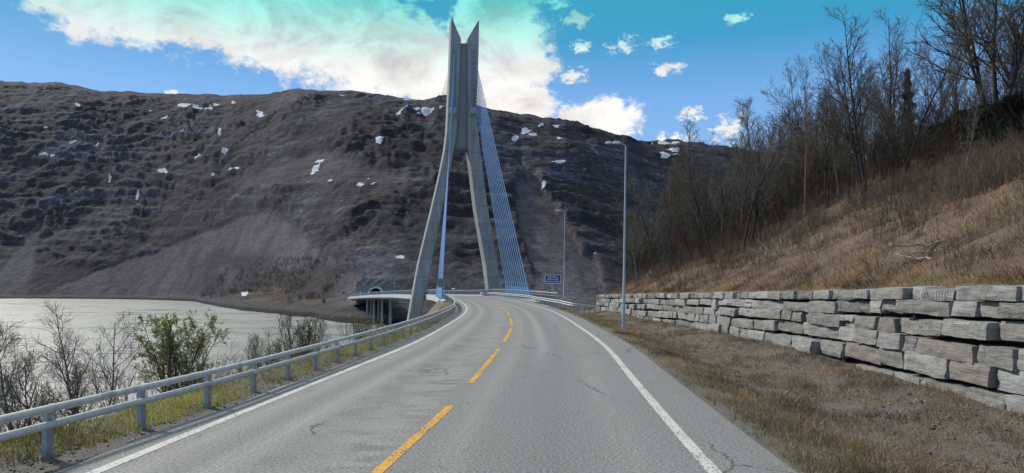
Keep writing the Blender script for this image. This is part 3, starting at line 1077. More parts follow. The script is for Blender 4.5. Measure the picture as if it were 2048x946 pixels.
def grp_(q):
    if q <= 5:
        x, y = float(_gr(q)), float(_gy(q))
        return Vector((x, y, -.28 * max(0, 1 - q / 3) if q < 3 else 0))
    Y = 97 + (q - 5) * 13
    k = min(1, (q - 5) / 1.5)
    a = road_pt(Y, 5.75)
    b0 = Vector((2.95 - (Y - 97) * .09, Y, float(ZR(Y))))
    return b0.lerp(a, k)


guardrail('guardrail', 'shorter pipe guardrail from the stone wall end onto the bridge', grp_, np.arange(0, 10.01, .2), -1, [0.1, .55, 1.0, 1.45, 1.9, 2.3, 2.7, 3.05, 3.3, 3.5, 3.7, 3.9, 4.1, 4.27, 4.43, 4.59, 4.75, 4.9] + list(np.arange(5.06, 9.9, .155)), 'pipe guardrails along the road', lambda q: float(_gz(q)) if q < 3 else 1)

# ------------------------------------------------------------------ lamps and signs
def lamp(base, H, arm, lean, label, heads, scale=1):
    root = empty('street_lamp', base, label, 'street lamp', 'street lamps along the right verge')
    top = Vector((lean * H, 0, H))
    mb = MB()
    P = [Vector((lean * H * k, 0, H * k)) for k in (0, .02, .245, .25, .6, 1)]
    mb.tube(P, [.095, .085, .083, .066, .056, .042], 12)
    mb.tube([(0, 0, -.05), (0, 0, .12)], .12, 12)
    mb.build('pole', M['pole'], root, True)
    mb = MB()
    mb.tube([top + Vector((0, 0, -.05)), top + Vector((-.05, 0, .04)), top + Vector((-arm * .35, 0, .16)), top + Vector((-arm * .6, 0, .2))], .034, 8)
    mb.build('arm', M['pole'], root, True)
    x = -arm * .52
    for hl, gap in heads:
        mb = MB()
        rings = []
        for k, w, zt, zb in ((0, .07, .035, -.03), (.12, .13, .065, -.05), (.6, .15, .07, -.06), (.9, .12, .05, -.05), (1, .05, .0, -.04)):
            xx = x - hl * k
            c = top + Vector((xx, 0, .205))
            rings.append([c + Vector((0, -w, zb)), c + Vector((0, w, zb)), c + Vector((0, w * .8, zt)), c + Vector((0, -w * .8, zt))])
        mb.prism(rings)
        hd = mb.build('lamp_head', M['lamp_head'], root)
        x -= hl + gap
    return root


lamp(Vector((6.13, 40.7, -.12)), 9.95, .62, .013, 'tall grey street lamp in the verge in front of the stone wall', ((.42, .06), (.30, .02)))
lamp(Vector((5.65, 80.4, .0)), 10.1, .85, .008, 'street lamp farther away, just right of the blue sign', ((.52, .02),))


def textmesh(s, size, width, mat_):
    cu = bpy.data.curves.new('lettering', 'FONT')
    cu.body = s
    cu.size = size
    cu.align_x = 'CENTER'
    cu.align_y = 'CENTER'
    cu.offset = .006
    tmp = bpy.data.objects.new('lettering', cu)
    COL.objects.link(tmp)
    dg = bpy.context.evaluated_depsgraph_get()
    me = bpy.data.meshes.new_from_object(tmp.evaluated_get(dg))
    bpy.data.objects.remove(tmp)
    xs = [v.co.x for v in me.vertices]
    w = max(xs) - min(xs)
    c = (max(xs) + min(xs)) / 2
    for v in me.vertices:
        v.co.x = (v.co.x - c) * width / w
    me.materials.clear()
    me.materials.append(mat_)
    return me


def rrect(w, h, r, y0, y1):
    P = []
    for cx, cz, a0 in ((w / 2 - r, h / 2 - r, 0), (-w / 2 + r, h / 2 - r, 90), (-w / 2 + r, -h / 2 + r, 180), (w / 2 - r, -h / 2 + r, 270)):
        for k in range(5):
            a = R(a0 + 22.5 * k)
            P.append((cx + r * math.cos(a), cz + r * math.sin(a)))
    return [[Vector((x, y, z)) for x, z in P] for y in (y0, y1)]


SD = 100.0
sp = at(1105.5, 598, SD)
sign = empty('road_sign', (sp.x, SD, sp.z), 'blue rectangular place name sign with three lines of white lettering', 'road sign')
cz = (at(1105.5, 558.3, SD).z - sp.z)
mb = MB().prism(rrect(2.12, 1.17, .06, -.02, .02))
mb.build('plate', M['white'], sign, loc=(.0, -.2, cz))
mb = MB().prism(rrect(1.98, 1.03, .05, -.026, -.021))
pl = mb.build('blue_face', M['blue'], sign, loc=(0, -.2, cz))
for s_, dz, w in (('Kåfjordbrua', .30, 1.32), ('Gávvuonšaldi', .0, 1.54), ('Kaavuononsilta', -.30, 1.72)):
    o = link('lettering', textmesh(s_, .33, w, M['white']), sign)
    o.location = (0, -.232, cz + dz)
    o.rotation_euler = (R(90), 0, 0)
mb = MB()
for sx in (-.13, .13):
    mb.tube([(sx, 0, -.8), (sx, 0, cz + .45)], .035, 8)
z = -.3
k = 1
while z < cz - .4:
    mb.tube([(-.13 * k, 0, z), (.13 * k, 0, z + .38)], .018, 6)
    z += .38
    k = -k
M['mast'] = noisy('lattice_mast', (.40, .42, .44), (.52, .54, .56), 4, .5, .3)
mb.box((0, .0, (cz - .6) / 2 - .3), (.2, .03, cz - .3))
mb.build('mast', M['mast'], sign, True)

GD = 94.0
gp = at(888.5, 612, GD)
gs = empty('road_sign', (gp.x, GD, gp.z), 'unpainted grey back of a road sign left of the bridge approach', 'road sign')
ct = at(888.5, 566, GD).z - gp.z
mb = MB().prism(rrect(1.72, 1.12, .06, -.02, .02))
for k in range(4):
    mb.box((0, -.035, -.42 + .28 * k), (1.66, .03, .045))
mb.build('plate', M['sign_back'], gs, loc=(0, .06, ct))
mb = MB()
mb.tube([(0, 0, -1), (0, 0, ct + .5)], .05, 10)
mb.build('post', M['galv'], gs, True)


def small_sign(px, ytop, ybase, D, w, h, mat_, label, pole=True):
    p = at(px, ybase, D)
    z = at(px, ytop, D).z - p.z
    r = empty('road_sign', p, label, 'road sign')
    mb = MB().prism(rrect(w, h, .05, -.02, .02))
    mb.build('plate', mat_, r, loc=(0, -.08, z - h / 2))
    MB().tube([(0, 0, -1.5), (0, 0, z)], .06, 8).build('post', M['galv'], r, True)


M['blue_light'] = noisy('faded_blue_paint', (.07, .13, .34), (.09, .16, .40), 2, .5)
small_sign(687, 583, 597, 372, 1.5, 1.5, M['blue_light'], 'small blue square sign beside the far side road')
small_sign(728.5, 583, 598, 384, 2.0, 1.8, M['blue_light'], 'small blue sign at the tunnel mouth next to the yellow panel')
small_sign(721, 583, 598, 386, .75, 2.4, M['yellow_sign'], 'narrow yellow warning panel left of the tunnel mouth')
p = at(789, 592, 330)
pr = empty('lamp_post', p, 'thin pole with pale head above the far bridge parapet', 'lamp post')
MB().tube([(0, 0, -1), (0, 0, 5.6)], .07, 8).build('pole', M['galv'], pr, True)
MB().box((0, 0, 5.7), (.5, .3, .6), None, .08).build('lamp_head', M['lamp_head'], pr)

# ------------------------------------------------------------------ stone wall
m, t, b = newmat('quarried_stone')
p = t.pos()
tone = t.sepc(t.attr('tone'))
strat = t.noise(t.scale(p, (.6, .6, 5)), 2.6, 6, .65)
cl = t.noise(p, 3.1, 6, .65)
spk = t.noise(p, 40, 3, .7)
c = t.ramp(strat, [(.28, (.15, .15, .146)), (.5, (.265, .262, .25)), (.75, (.40, .392, .37))])
c = t.mix(t.rng(cl, .5, .68, 0, .7), c, (.13, .145, .16))
c = t.mix(t.rng(t.noise(p, 1.3, 5, .7), .56, .66, 0, .65), c, (.36, .36, .345))
c = t.mix(t.rng(spk, .3, .7), t.mix(.3, c, (.05, .05, .05)), t.mix(.1, c, (.6, .6, .58)))
bc = t.new('ShaderNodeBrightContrast')
t.put(bc.inputs[0], c)
t.put(bc.inputs[1], t.rng(tone[0], 0, 1, -.085, .075, False))
st_ = t.noise(t.scale(p, (1, 1, .35)), 1.9, 6, .7)
dirt = t.mix(t.rng(st_, .56, .70, 0, .5), bc.outputs[0], (.085, .075, .06))
bc_out = dirt
c2 = t.mix(t.rng(tone[1], .0, 1, 0, .5, False), bc_out, (.20, .165, .13))
# drill grooves on the top course
pp = t.sep(p)
gro = t.math('SINE', t.math('MULTIPLY', t.math('ADD', pp[1], t.math('MULTIPLY', cl, .12)), 46))
grm = t.math('MULTIPLY', t.rng(gro, .1, .9), tone[2])
c2 = t.mix(t.math('MULTIPLY', grm, .55), c2, (.06, .065, .07))
t.put(b.inputs['Base Color'], c2)
b.inputs['Roughness'].default_value = .9
hh = t.math('ADD', t.math('ADD', t.math('MULTIPLY', strat, .8), t.math('MULTIPLY', cl, .9)), t.math('MULTIPLY', spk, .12))
hh = t.math('SUBTRACT', hh, t.math('MULTIPLY', grm, .35))
t.put(b.inputs['Normal'], t.bump(hh, .85, .07))
M['stone'] = m


def boxgrid(nx, ny, nz):
    idx, V, Fc = {}, [], []

    def vid(i, j, k):
        q = (i, j, k)
        if q not in idx:
            idx[q] = len(V)
            V.append((2 * i / nx - 1, 2 * j / ny - 1, 2 * k / nz - 1))
        return idx[q]
    for i in range(nx):
        for j in range(ny):
            Fc.append((vid(i, j, 0), vid(i, j + 1, 0), vid(i + 1, j + 1, 0), vid(i + 1, j, 0)))
            Fc.append((vid(i, j, nz), vid(i + 1, j, nz), vid(i + 1, j + 1, nz), vid(i, j + 1, nz)))
    for i in range(nx):
        for k in range(nz):
            Fc.append((vid(i, 0, k), vid(i + 1, 0, k), vid(i + 1, 0, k + 1), vid(i, 0, k + 1)))
            Fc.append((vid(i, ny, k), vid(i, ny, k + 1), vid(i + 1, ny, k + 1), vid(i + 1, ny, k)))
    for j in range(ny):
        for k in range(nz):
            Fc.append((vid(0, j, k), vid(0, j, k + 1), vid(0, j + 1, k + 1), vid(0, j + 1, k)))
            Fc.append((vid(nx, j, k), vid(nx, j + 1, k), vid(nx, j + 1, k + 1), vid(nx, j, k + 1)))
    return np.array(V), np.array(Fc)


_bg = {}
rg = random.Random(21)


def stone(Y0, Y1, z0, z1, res, course, seed):
    Ym = (Y0 + Y1) / 2
    xw = float(XW(Ym))
    tx = float(XW(Ym + .5) - XW(Ym - .5))
    T = np.array([tx, 1, 0]) / math.hypot(tx, 1)
    Nn = np.array([T[1], -T[0], 0])             # into the hill (+X)
    L, Hh, Dp = (Y1 - Y0), (z1 - z0), .75
    n = (max(3, min(26, int(L / res))), 5, max(3, min(10, int(Hh / res))))
    if n not in _bg:
        _bg[n] = boxgrid(*n)
    P, Fc = _bg[n]
    P = P.copy()
    # round the edges a little
    ax = np.abs(P)
    er = np.array([min(.12, .018 / (L / 2)), .06, min(.16, .016 / (Hh / 2))])
    for a_ in range(3):
        o1, o2 = [q for q in range(3) if q != a_]
        k = np.maximum(np.clip((ax[:, o1] - (1 - 2.2 * er[o1])) / (2.2 * er[o1]), 0, 1), np.clip((ax[:, o2] - (1 - 2.2 * er[o2])) / (2.2 * er[o2]), 0, 1))
        P[:, a_] *= 1 - er[a_] * k ** 2 * .9
    slant0, slant1 = rg.gauss(0, .06), rg.gauss(0, .06)
    l = P[:, 0] * L / 2
    l = l + np.where(P[:, 0] < 0, slant0 * -P[:, 0], slant1 * P[:, 0]) * P[:, 2] * Hh / .5
    d = P[:, 1] * Dp / 2
    h = P[:, 2] * Hh / 2 + P[:, 0] * rg.gauss(0, .007) * L / 2
    wx = l + seed * 3.7
    nn = fbm(wx * 2.2, h * 3.6 + seed, d * 2.0, 4)
    nb = fbm(wx * .9, h * 1.8 - seed, d, 2)
    ledge = np.floor(fbm(wx * .8, h * 5 + seed * 2, 0, 2) * 3) / 3
    d = d - (nn * .022 + nb * .035 + ledge * .035) * (P[:, 1] < .2)
    l = l + fbm(h * 3 + seed, d * 3, wx * .3, 3) * .035 * (np.abs(P[:, 0]) > .8)
    h = h + fbm(wx * 1.6, d * 2, seed * 1.3, 3) * .026 * (np.abs(P[:, 2]) > .7)
    zc = (z0 + z1) / 2
    out = -rg.gauss(0, .065)
    yaw = rg.gauss(0, .04)
    base = np.array([xw, Ym, zc]) + Nn * (Dp / 2 + out + .10 * (zc + .3))
    W = base + T * l[:, None] + Nn * (d + yaw * l - .10 * -h)[:, None] + np.array([0, 0, 1]) * h[:, None]
    tone = np.array([rg.random(), rg.random() ** 2, 1.0 if (course == 0 and rg.random() < .55) else 0.0])
    return W, Fc, np.repeat(tone[None], len(W), 0)


wall = empty('stone_wall', (float(XW(40)), 40, -.3), 'long dry stone retaining wall of big grey quarried blocks', 'wall')
worg = np.array(wall.location)
stones = []
courses = [.39, .42, .46, .49, .55, .55, .5]
blocked = {}
sd = 0
zt_off = 0.0
for c_i in range(len(courses)):
    Y = 1.0 + rg.random()
    while Y < WEND:
        near = Y < 30
        long_ = rg.random()
        L = (rg.uniform(.7, 1.2) if long_ < .36 else rg.uniform(1.1, 2.0) if long_ < .72 else rg.uniform(1.9, 3.0))
        if c_i == 0:
            L = min(max(L, .75), 1.6)
        L = min(L * (1 if near else .95), WEND + .3 - Y)
        if L < .35:
            break
        hit = [q for q in blocked.get(c_i, []) if q[0] - .3 < Y < q[1]]
        if hit:
            Y = hit[0][1] + .02
            continue
        nxt = [q[0] for q in blocked.get(c_i, []) if Y < q[0] < Y + L]
        if nxt:
            L = min(nxt) - Y
        k = Y + L / 2
        fac = (float(WTOP(k)) + .3) / 2.55 * .15 + .85
        zt = float(WTOP(k)) - sum(courses[:c_i]) * fac + .05 * math.sin(k * .31 + c_i * 2) * (c_i > 0)
        hc = courses[c_i] * fac
        zb = zt - hc + rg.uniform(.02, .06)
        if 0 < c_i < 5 and .6 < L < 1.3 and rg.random() < .05:
            zb -= courses[c_i + 1] * fac * rg.choice((.5, 1.0, 1.0)) if c_i + 1 not in blocked or not any(q[0] < Y + L and q[1] > Y for q in blocked[c_i + 1]) else 0
            if zb < zt - hc - .3:
                blocked.setdefault(c_i + 1, []).append((Y, Y + L))
                zb -= .0
        gzv = float(gz(XW(k) - .2, k))
        if zt < gzv + .03:
            Y += L
            continue
        sd += 1
        res = .075 if Y < 34 else .16
        if rg.random() < .05 and L < 1.2 and hc > .36 and c_i > 0:
            zmid = zb + hc * rg.uniform(.4, .6)
            parts = ((zb, zmid - .012), (zmid + .012, zt))
        else:
            parts = ((zb + rg.uniform(-.01, .02), zt + (rg.uniform(-.05, .03) if c_i == 0 else rg.uniform(-.02, .01))),)
        for z0, z1 in parts:
            stones.append((L * (z1 - z0) / max(k, 12.5) ** 2 * (1 if k > 13 else .3), stone(Y, Y + L - rg.uniform(.015, .05) - (rg.uniform(.08, .2) if rg.random() < .16 else 0), z0, z1, res, c_i, sd)))
        Y += L
stones.sort(key=lambda q: -q[0])
for k, (_, (W, Fc, tn)) in enumerate(stones[:98]):
    me = mesh('stone_block', W - worg, Fc, M['stone'], True, {'tone': tn})
    me.set_sharp_from_angle(angle=R(38))
    link('stone_block', me, wall)
VV, FF, TT, off = [], [], [], 0
for _, (W, Fc, tn) in stones[98:]:
    VV.append(W - worg)
    FF.append(Fc + off)
    TT.append(tn)
    off += len(W)
o = link('small_blocks', mesh('small_blocks', np.vstack(VV), np.vstack(FF), M['stone'], True, {'tone': np.vstack(TT)}), wall)
o['kind'] = 'stuff'
o.data.set_sharp_from_angle(angle=R(38))
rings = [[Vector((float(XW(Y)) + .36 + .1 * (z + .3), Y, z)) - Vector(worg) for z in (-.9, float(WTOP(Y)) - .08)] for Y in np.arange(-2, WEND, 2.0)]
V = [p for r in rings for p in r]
link('dark_backing', mesh('dark_backing', V, [(2 * i, 2 * i + 1, 2 * i + 3, 2 * i + 2) for i in range(len(rings) - 1)], M['dark']), wall)  # added sheet behind the blocks; its dark colour paints the shade in the gaps

# ------------------------------------------------------------------ grass, twigs, pebbles
def see_through(m, t, b, col, k):
    tr = t.new('ShaderNodeBsdfTranslucent')
    t.put(tr.inputs['Color'], col)
    mx = t.new('ShaderNodeMixShader')
    mx.inputs[0].default_value = k
    t.l.new(b.outputs[0], mx.inputs[1])
    t.l.new(tr.outputs[0], mx.inputs[2])
    t.l.new(mx.outputs[0], t.n['Material Output'].inputs['Surface'])


def blade_mat(name, k=0.0):
    m, t, b = newmat(name)
    a = t.attr('col')
    t.put(b.inputs['Base Color'], a)
    b.inputs['Roughness'].default_value = .85
    b.inputs['Specular IOR Level'].default_value = .15
    if k:
        see_through(m, t, b, a, k)
    return m


_m = M['leaf']
_t = NT(_m.node_tree)
see_through(_m, _t, _t.n['Principled BSDF'], (.24, .27, .08, 1), .5)


M['blade'] = blade_mat('twigs_and_stones')
M['grass'] = blade_mat('grass_blades', .4)
rs = np.random.RandomState(11)


def blades(name, X, Y, hmin, hmax, w, lean, cols, label, cat, dirx=0.0, probs=None, zoff=0.0, tone=None):
    n = len(X)
    Z = gz(X, Y) - .02 + zoff
    h = rs.uniform(hmin, hmax, n)
    a = rs.uniform(0, 2 * np.pi, n)
    ln = np.abs(rs.normal(0, lean, n)) * h
    b = rs.uniform(0, 2 * np.pi, n)
    ox, oy = np.cos(b) * ln + dirx * h, np.sin(b) * ln
    ww = w * rs.uniform(.6, 1.4, n)
    B = np.stack([X, Y, Z], -1)
    wv = np.stack([np.cos(a) * ww, np.sin(a) * ww, 0 * a], -1)
    mid = B + np.stack([ox * .35, oy * .35, h * .6], -1)
    tip = B + np.stack([ox, oy, h * np.clip(1 - ln * .4, .45, 1)], -1)
    V = np.stack([B - wv, B + wv, mid + wv * .6, mid - wv * .6, tip], 1).reshape(-1, 3)
    i = np.arange(n) * 5
    F4 = np.stack([i, i + 1, i + 2, i + 3], -1)
    F3 = np.stack([i + 3, i + 2, i + 4], -1)
    Fc = np.vstack([np.hstack([F3, F3[:, 2:]])[:, :3], F4[:, [0, 1, 2]], F4[:, [0, 2, 3]]])
    ci = rs.choice(len(cols), n, p=probs)
    c = np.array(cols)[ci] * rs.uniform(.6, 1.35, (n, 1))
    c = c * np.clip(1 + 1.05 * fbm(X * .4, Y * .3, 21, 4), .3, 1.8)[:, None]
    tag(link(name, mesh(name, V, Fc, M['grass'], False, {'col': np.repeat(c, 5, 0)})), label, cat, kind='stuff')


def scatter(n, xf, ymin, ymax, pw=1.0, mask=None):
    Y = ymin + (ymax - ymin) * rs.uniform(0, 1, n) ** pw
    X = xf(Y, rs.uniform(0, 1, n))
    if mask is not None:
        k = rs.uniform(0, 1, n) < mask(X, Y)
        X, Y = X[k], Y[k]
    return X, Y


# right verge
uedge = 4.72
X, Y = scatter(130000, lambda Y, q: C_(Y) + uedge + q ** 1.0 * (XW(Y) - C_(Y) - uedge - .1), 6, 70, 1.9, lambda X, Y: np.clip(.50 + .95 * fbm(X * .9, Y * .6, 1, 3) + .30 * np.exp(-((X - C_(Y) - 5.7) / .9) ** 2), 0, 1) * sstep(4.7, 5.15, X - C_(Y)))
blades('verge_grass', X, Y, .03, .19, .006, 1.6, [(.27, .19, .105), (.19, .13, .075), (.11, .068, .043), (.17, .125, .06), (.36, .27, .165)], 'sparse withered grass on the right verge below the wall', 'grass')
X, Y = scatter(20000, lambda Y, q: C_(Y) + 4.78 + q * 1.15, 6, 62, 1.8, lambda X, Y: np.clip(.25 + 1.1 * fbm(X * .5, Y * .35, 5, 3), 0, .9))
blades('verge_grass', X, Y, .03, .14, .005, .9, [(.21, .175, .08), (.26, .205, .115), (.16, .145, .05), (.30, .235, .145)], 'short yellow green grass along the right road edge', 'grass')
# dead weeds on the verge are added with the undergrowth
# left rim
X, Y = scatter(60000, lambda Y, q: GL(Y) - .62 - .1 + (q - .5) * 1.5, 5, 110, 2.1, lambda X, Y: np.clip(.7 + .9 * fbm(X * .8, Y * .5, 5, 3), 0, 1) * (1 - .9 * sstep(55, 80, Y)))
blades('rim_grass', X, Y, .04, .17, .006, 1.0, [(.17, .19, .030), (.25, .24, .045), (.12, .14, .028), (.30, .25, .09)], 'mossy green grass rim behind the long guardrail', 'grass')
# hillside
X, Y = scatter(170000, lambda Y, q: XW(Y) + .9 + q ** 1.25 * 26, 8, 105, 1.25, lambda X, Y: np.clip(.62 + .8 * fbm(X * .3, Y * .3, 9, 3), 0, 1))
blades('dry_hill_grass', X, Y, .10, .36, .010, 1.5, [(.29, .175, .085), (.20, .112, .056), (.11, .062, .038), (.35, .25, .135), (.17, .084, .052)], 'dry brown grass covering the hillside above the wall', 'grass', -.35)
X, Y = scatter(9000, lambda Y, q: XW(Y) + .86 + q * .6, 10, 78, 1.3)
blades('wall_top_grass', X, Y, .06, .24, .007, 1.2, [(.33, .25, .13), (.26, .19, .10), (.22, .18, .085)], 'straw grass fringe along the top of the stone wall', 'grass', -.5)


# generic pebbles
def pebbles(name, X, Y, smin, smax, label, colr):
    ico = np.array([(0, 0, 1), (.9, 0, .3), (.2, .85, .35), (-.75, .5, .2), (-.7, -.55, .3), (.3, -.9, .2), (0, 0, -1)])
    fi = np.array([(0, 1, 2), (0, 2, 3), (0, 3, 4), (0, 4, 5), (0, 5, 1), (6, 2, 1), (6, 3, 2), (6, 4, 3), (6, 5, 4), (6, 1, 5)])
    n = len(X)
    Z = gz(X, Y)
    s = smin + (smax - smin) * rs.uniform(0, 1, n) ** 4
    a = rs.uniform(0, 6.28, n)
    P = ico[None] * rs.uniform(.6, 1.2, (n, 7, 1)) * s[:, None, None] * np.array([1, .8, .55])
    ca, sa = np.cos(a)[:, None], np.sin(a)[:, None]
    W = np.stack([P[..., 0] * ca - P[..., 1] * sa + X[:, None], P[..., 0] * sa + P[..., 1] * ca + Y[:, None], P[..., 2] + Z[:, None] + s[:, None] * .2], -1)
    Fc = (fi[None] + (np.arange(n) * 7)[:, None, None]).reshape(-1, 3)
    c = np.array(colr)[None] * rs.uniform(.5, 1.3, (n, 1))
    tag(link(name, mesh(name, W.reshape(-1, 3), Fc, M['blade'], False, {'col': np.repeat(c, 7, 0)})), label, 'gravel', kind='stuff')


X, Y = scatter(5200, lambda Y, q: C_(Y) + 5.0 + q ** .6 * (XW(Y) - C_(Y) - 5.1), 7, 60, 1.7)
pebbles('gravel', X, Y, .008, .07, 'loose gravel and stone chips on the right verge', (.21, .20, .185))
X, Y = scatter(5000, lambda Y, q: C_(Y) - 4.12 - q * 1.0, 6, 60, 1.9)
pebbles('gravel', X, Y, .008, .035, 'fine gravel between road and long guardrail', (.13, .125, .12))
X, Y = scatter(900, lambda Y, q: C_(Y) - 22 - q * 20, 140, 190, 1)
pebbles('shore_stones', X, Y, .15, .9, 'boulders and stones on the near shore below the bridge', (.15, .145, .14))


# ------------------------------------------------------------------ trees
def grow(rng, H, r0, stems, fan_, n1, n2, n3, l1, up=.25, first=.25, wob=.06, droop=0.0):
    big, small = [], []

    def line(p, d, L, n, w, upk):
        P = [p.copy()]
        d = d.normalized()
        for i in range(n):
            d = (d + Vector((rng.gauss(0, w), rng.gauss(0, w), rng.gauss(0, w) + upk))).normalized()
            P.append(P[-1] + d * (L / n))
        return P

    def pick(P, k):
        x = k * (len(P) - 1)
        i = min(int(x), len(P) - 2)
        return P[i].lerp(P[i + 1], x - i), (P[i + 1] - P[i]).normalized()

    def out(d, ang):
        a = Vector((rng.gauss(0, 1), rng.gauss(0, 1), rng.gauss(0, .5)))
        a = (a - d * a.dot(d))
        if a.length < 1e-3:
            a = Vector((1, 0, 0))
        return (d * math.cos(ang) + a.normalized() * math.sin(ang)).normalized()
    for s in range(stems):
        an = 6.28 * (s + rng.random() * .6) / stems
        tilt = fan_ * rng.uniform(.5, 1.1)
        d = Vector((math.cos(an) * tilt, math.sin(an) * tilt, 1))
        h = H * rng.uniform(.8, 1.0) if s else H
        T = line(Vector((math.cos(an), math.sin(an), 0)) * (.12 * (stems > 1)), d, h, 9, wob, .03)
        rr = r0 * rng.uniform(.75, 1) if s else r0
        rad = [rr * (1 - .93 * (i / 9) ** .9) + .004 for i in range(10)]
        rad[0] *= 1.25
        big.append((T, rad, 7))
        for i in range(n1):
            k = first + (.985 - first) * ((i + rng.random()) / n1)
            p, d0 = pick(T, k)
            L1 = H * l1 * (1.15 - k) * rng.uniform(.65, 1.25) + H * .04
            b_ = line(p, out(d0, rng.uniform(.55, 1.0)), L1, 6, .11, up * .25 - droop)
            rb = max(.008, rr * (1 - .9 * k) * .5)
            big.append((b_, [rb * (1 - .85 * q / 6) + .003 for q in range(7)], 4))
            for j in range(n2):
                k2 = .15 + .85 * (j + rng.random()) / n2
                p2, d2 = pick(b_, k2)
                L2 = L1 * rng.uniform(.25, .5) * (1.15 - .6 * k2) + .15
                c_ = line(p2, out(d2, rng.uniform(.4, .9)), L2, 4, .15, up * .25 - droop)
                small.append((c_, [max(.0042, rb * .35) * (1 - .6 * q / 4) for q in range(5)], 3))
                for q in range(n3):
                    p3, d3 = pick(c_, .2 + .8 * rng.random())
                    t_ = line(p3, out(d3, rng.uniform(.3, .9)), L2 * rng.uniform(.3, .6) + .08, 2, .2, .05 - droop)
                    small.append((t_, [.0048, .004, .0028], 3))
    return big, small


def tubes(L, fat=1.0):
    mb = MB()
    for P, rad, k in L:
        mb.tube(P, [r * fat for r in rad], k, False)
    return mb


class Proto:
    def __init__(s, seed, H, bark, twig, fat=1.5, **kw):
        rng = random.Random(seed)
        b_, t_ = grow(rng, H, **kw)
        q = tubes(b_)
        s.trunk = mesh('trunk', q.v, q.f, M[bark], True)
        q = tubes(t_, fat)
        s.crown = mesh('crown', q.v, q.f, M[twig], True)
        s.H = H
        s.tips = t_


trees = [
    Proto(1, 12, 'bark', 'twig', 1.7, r0=.15, stems=2, fan_=.10, n1=20, n2=8, n3=5, l1=.34, up=.4),
    Proto(2, 12, 'bark', 'twig_grey', 1.7, r0=.11, stems=1, fan_=.06, n1=26, n2=8, n3=5, l1=.27, up=.4),
    Proto(3, 12, 'bark', 'twig', 1.7, r0=.10, stems=1, fan_=.16, n1=24, n2=7, n3=5, l1=.25, up=.4, wob=.1),
    Proto(4, 12, 'bark_pale', 'twig_olive', 1.7, r0=.10, stems=1, fan_=.08, n1=26, n2=8, n3=5, l1=.26, up=.5),
    Proto(5, 12, 'bark', 'twig_olive', 1.7, r0=.09, stems=3, fan_=.13, n1=15, n2=6, n3=5, l1=.25, up=.5),
    Proto(6, 12, 'bark', 'twig_red', 1.7, r0=.09, stems=2, fan_=.10, n1=18, n2=8, n3=5, l1=.24, up=.5),
    Proto(7, 14, 'bark', 'twig', 2.0, r0=.17, stems=5, fan_=.40, n1=18, n2=9, n3=6, l1=.30, up=.3, first=.22),
    Proto(8, 12, 'bark_pale', 'twig', 1.7, r0=.08, stems=1, fan_=.05, n1=24, n2=7, n3=4, l1=.20, up=.6, first=.35),
]
used = {}


def put_tree(pr, x, y, H, rz, label, group, name='bare_tree', lean=(0, 0), sink=.15):
    r = empty(name, (x, y, float(gz(x, y)) - sink), label, 'tree', group)
    s = H / pr.H
    r.scale = (s, s, s)
    r.rotation_euler = (lean[0], lean[1], rz)
    link('trunk', pr.trunk, r)
    link('crown', pr.crown, r)
    return r


# the trees one can pick out
for k, px_, D, H, lab, lean in (
        (0, 1503, 75, 13.2, 'two stemmed bare birch with wide crown in front of a white cloud', (0, -.03)),
        (2, 1668, 66, 11.5, 'thin bare tree leaning left, its curved stem above the mid hillside', (0, -.26)),
        (0, 1790, 60, 12.6, 'tall bare tree with forked top standing out against the blue sky', (0, -.10)),
        (6, 1992, 46, 14.5, 'largest bare tree, thick spreading stems at the right edge', (0, -.12)),
        (1, 1598, 78, 10.5, 'slim bare tree just left of the leaning tree', (0, -.05)),
        (1, 1860, 62, 12.5, 'straight bare tree between the forked tree and the largest tree', (0, -.08)),
        (3, 1395, 92, 9.5, 'pale stemmed birch at the left part of the wood', (0, .02)),
        (5, 1352, 98, 9.0, 'reddish bare tree at the left end of the wood', (0, -.03)),
        (7, 1915, 33, 5.6, 'slender pale sapling in the dry grass below the wood', (0, .05)),
        (4, 1700, 47, 6.0, 'many stemmed young tree growing low on the grassy slope', (0, -.05)),
        (4, 1590, 55, 4.6, 'small thin stemmed tree above the middle of the wall', (0, .04)),
        (3, 2046, 24, 4.4, 'thin dark sapling at the right edge close above the wall', (0, -.08))):
    X_ = (px_ - 1024) / F * D
    put_tree(trees[k], X_, D, H, random.uniform(0, 6), lab, 'bare trees on the hillside', lean=lean)
# the rest of the wood
rt = random.Random(33)
kindlab = {0: 'dark bare birch among the close trees of the hillside wood', 1: 'grey twigged bare tree among the close trees of the hillside wood', 2: 'dark bare birch among the close trees of the hillside wood',
           3: 'pale stemmed birch with olive buds inside the hillside wood', 4: 'olive budding many stemmed tree inside the hillside wood', 5: 'reddish twigged bare tree inside the hillside wood', 7: 'slender pale stemmed tree inside the hillside wood'}
placed = []
tries = 0
while len(placed) < 165 and tries < 9000:
    tries += 1
    D = rt.uniform(44, 122)
    px_ = rt.uniform(1262, 2130)
    X_ = (px_ - 1024) / F * D
    s = X_ - float(XW(D)) - .28 * max(D - WEND, 0)
    front = np.interp(px_, [1262, 1400, 1550, 1700, 1850, 2048], [2.0, 3.5, 7.5, 10.5, 12.5, 13])
    if s < front or s > front + 24:
        continue
    if px_ > 1690 and rt.random() < .5:
        continue
    if any((X_ - a) ** 2 + (D - b_) ** 2 < 2.2 for a, b_ in placed):
        continue
    placed.append((X_, D))
    H = np.interp(px_, [1262, 1350, 1480, 1600, 1750, 1900, 2048], [9.5, 11.5, 11.8, 10.8, 10.8, 10.4, 10]) * rt.uniform(.62, 1.05)
    k = rt.choice([0, 1, 1, 2, 2, 3, 3, 4, 4, 5, 5, 7])
    put_tree(trees[k], X_, D, H, rt.uniform(0, 6.28), kindlab[k], 'bare trees on the hillside', lean=(rt.gauss(0, .04), rt.gauss(-.05, .06)))

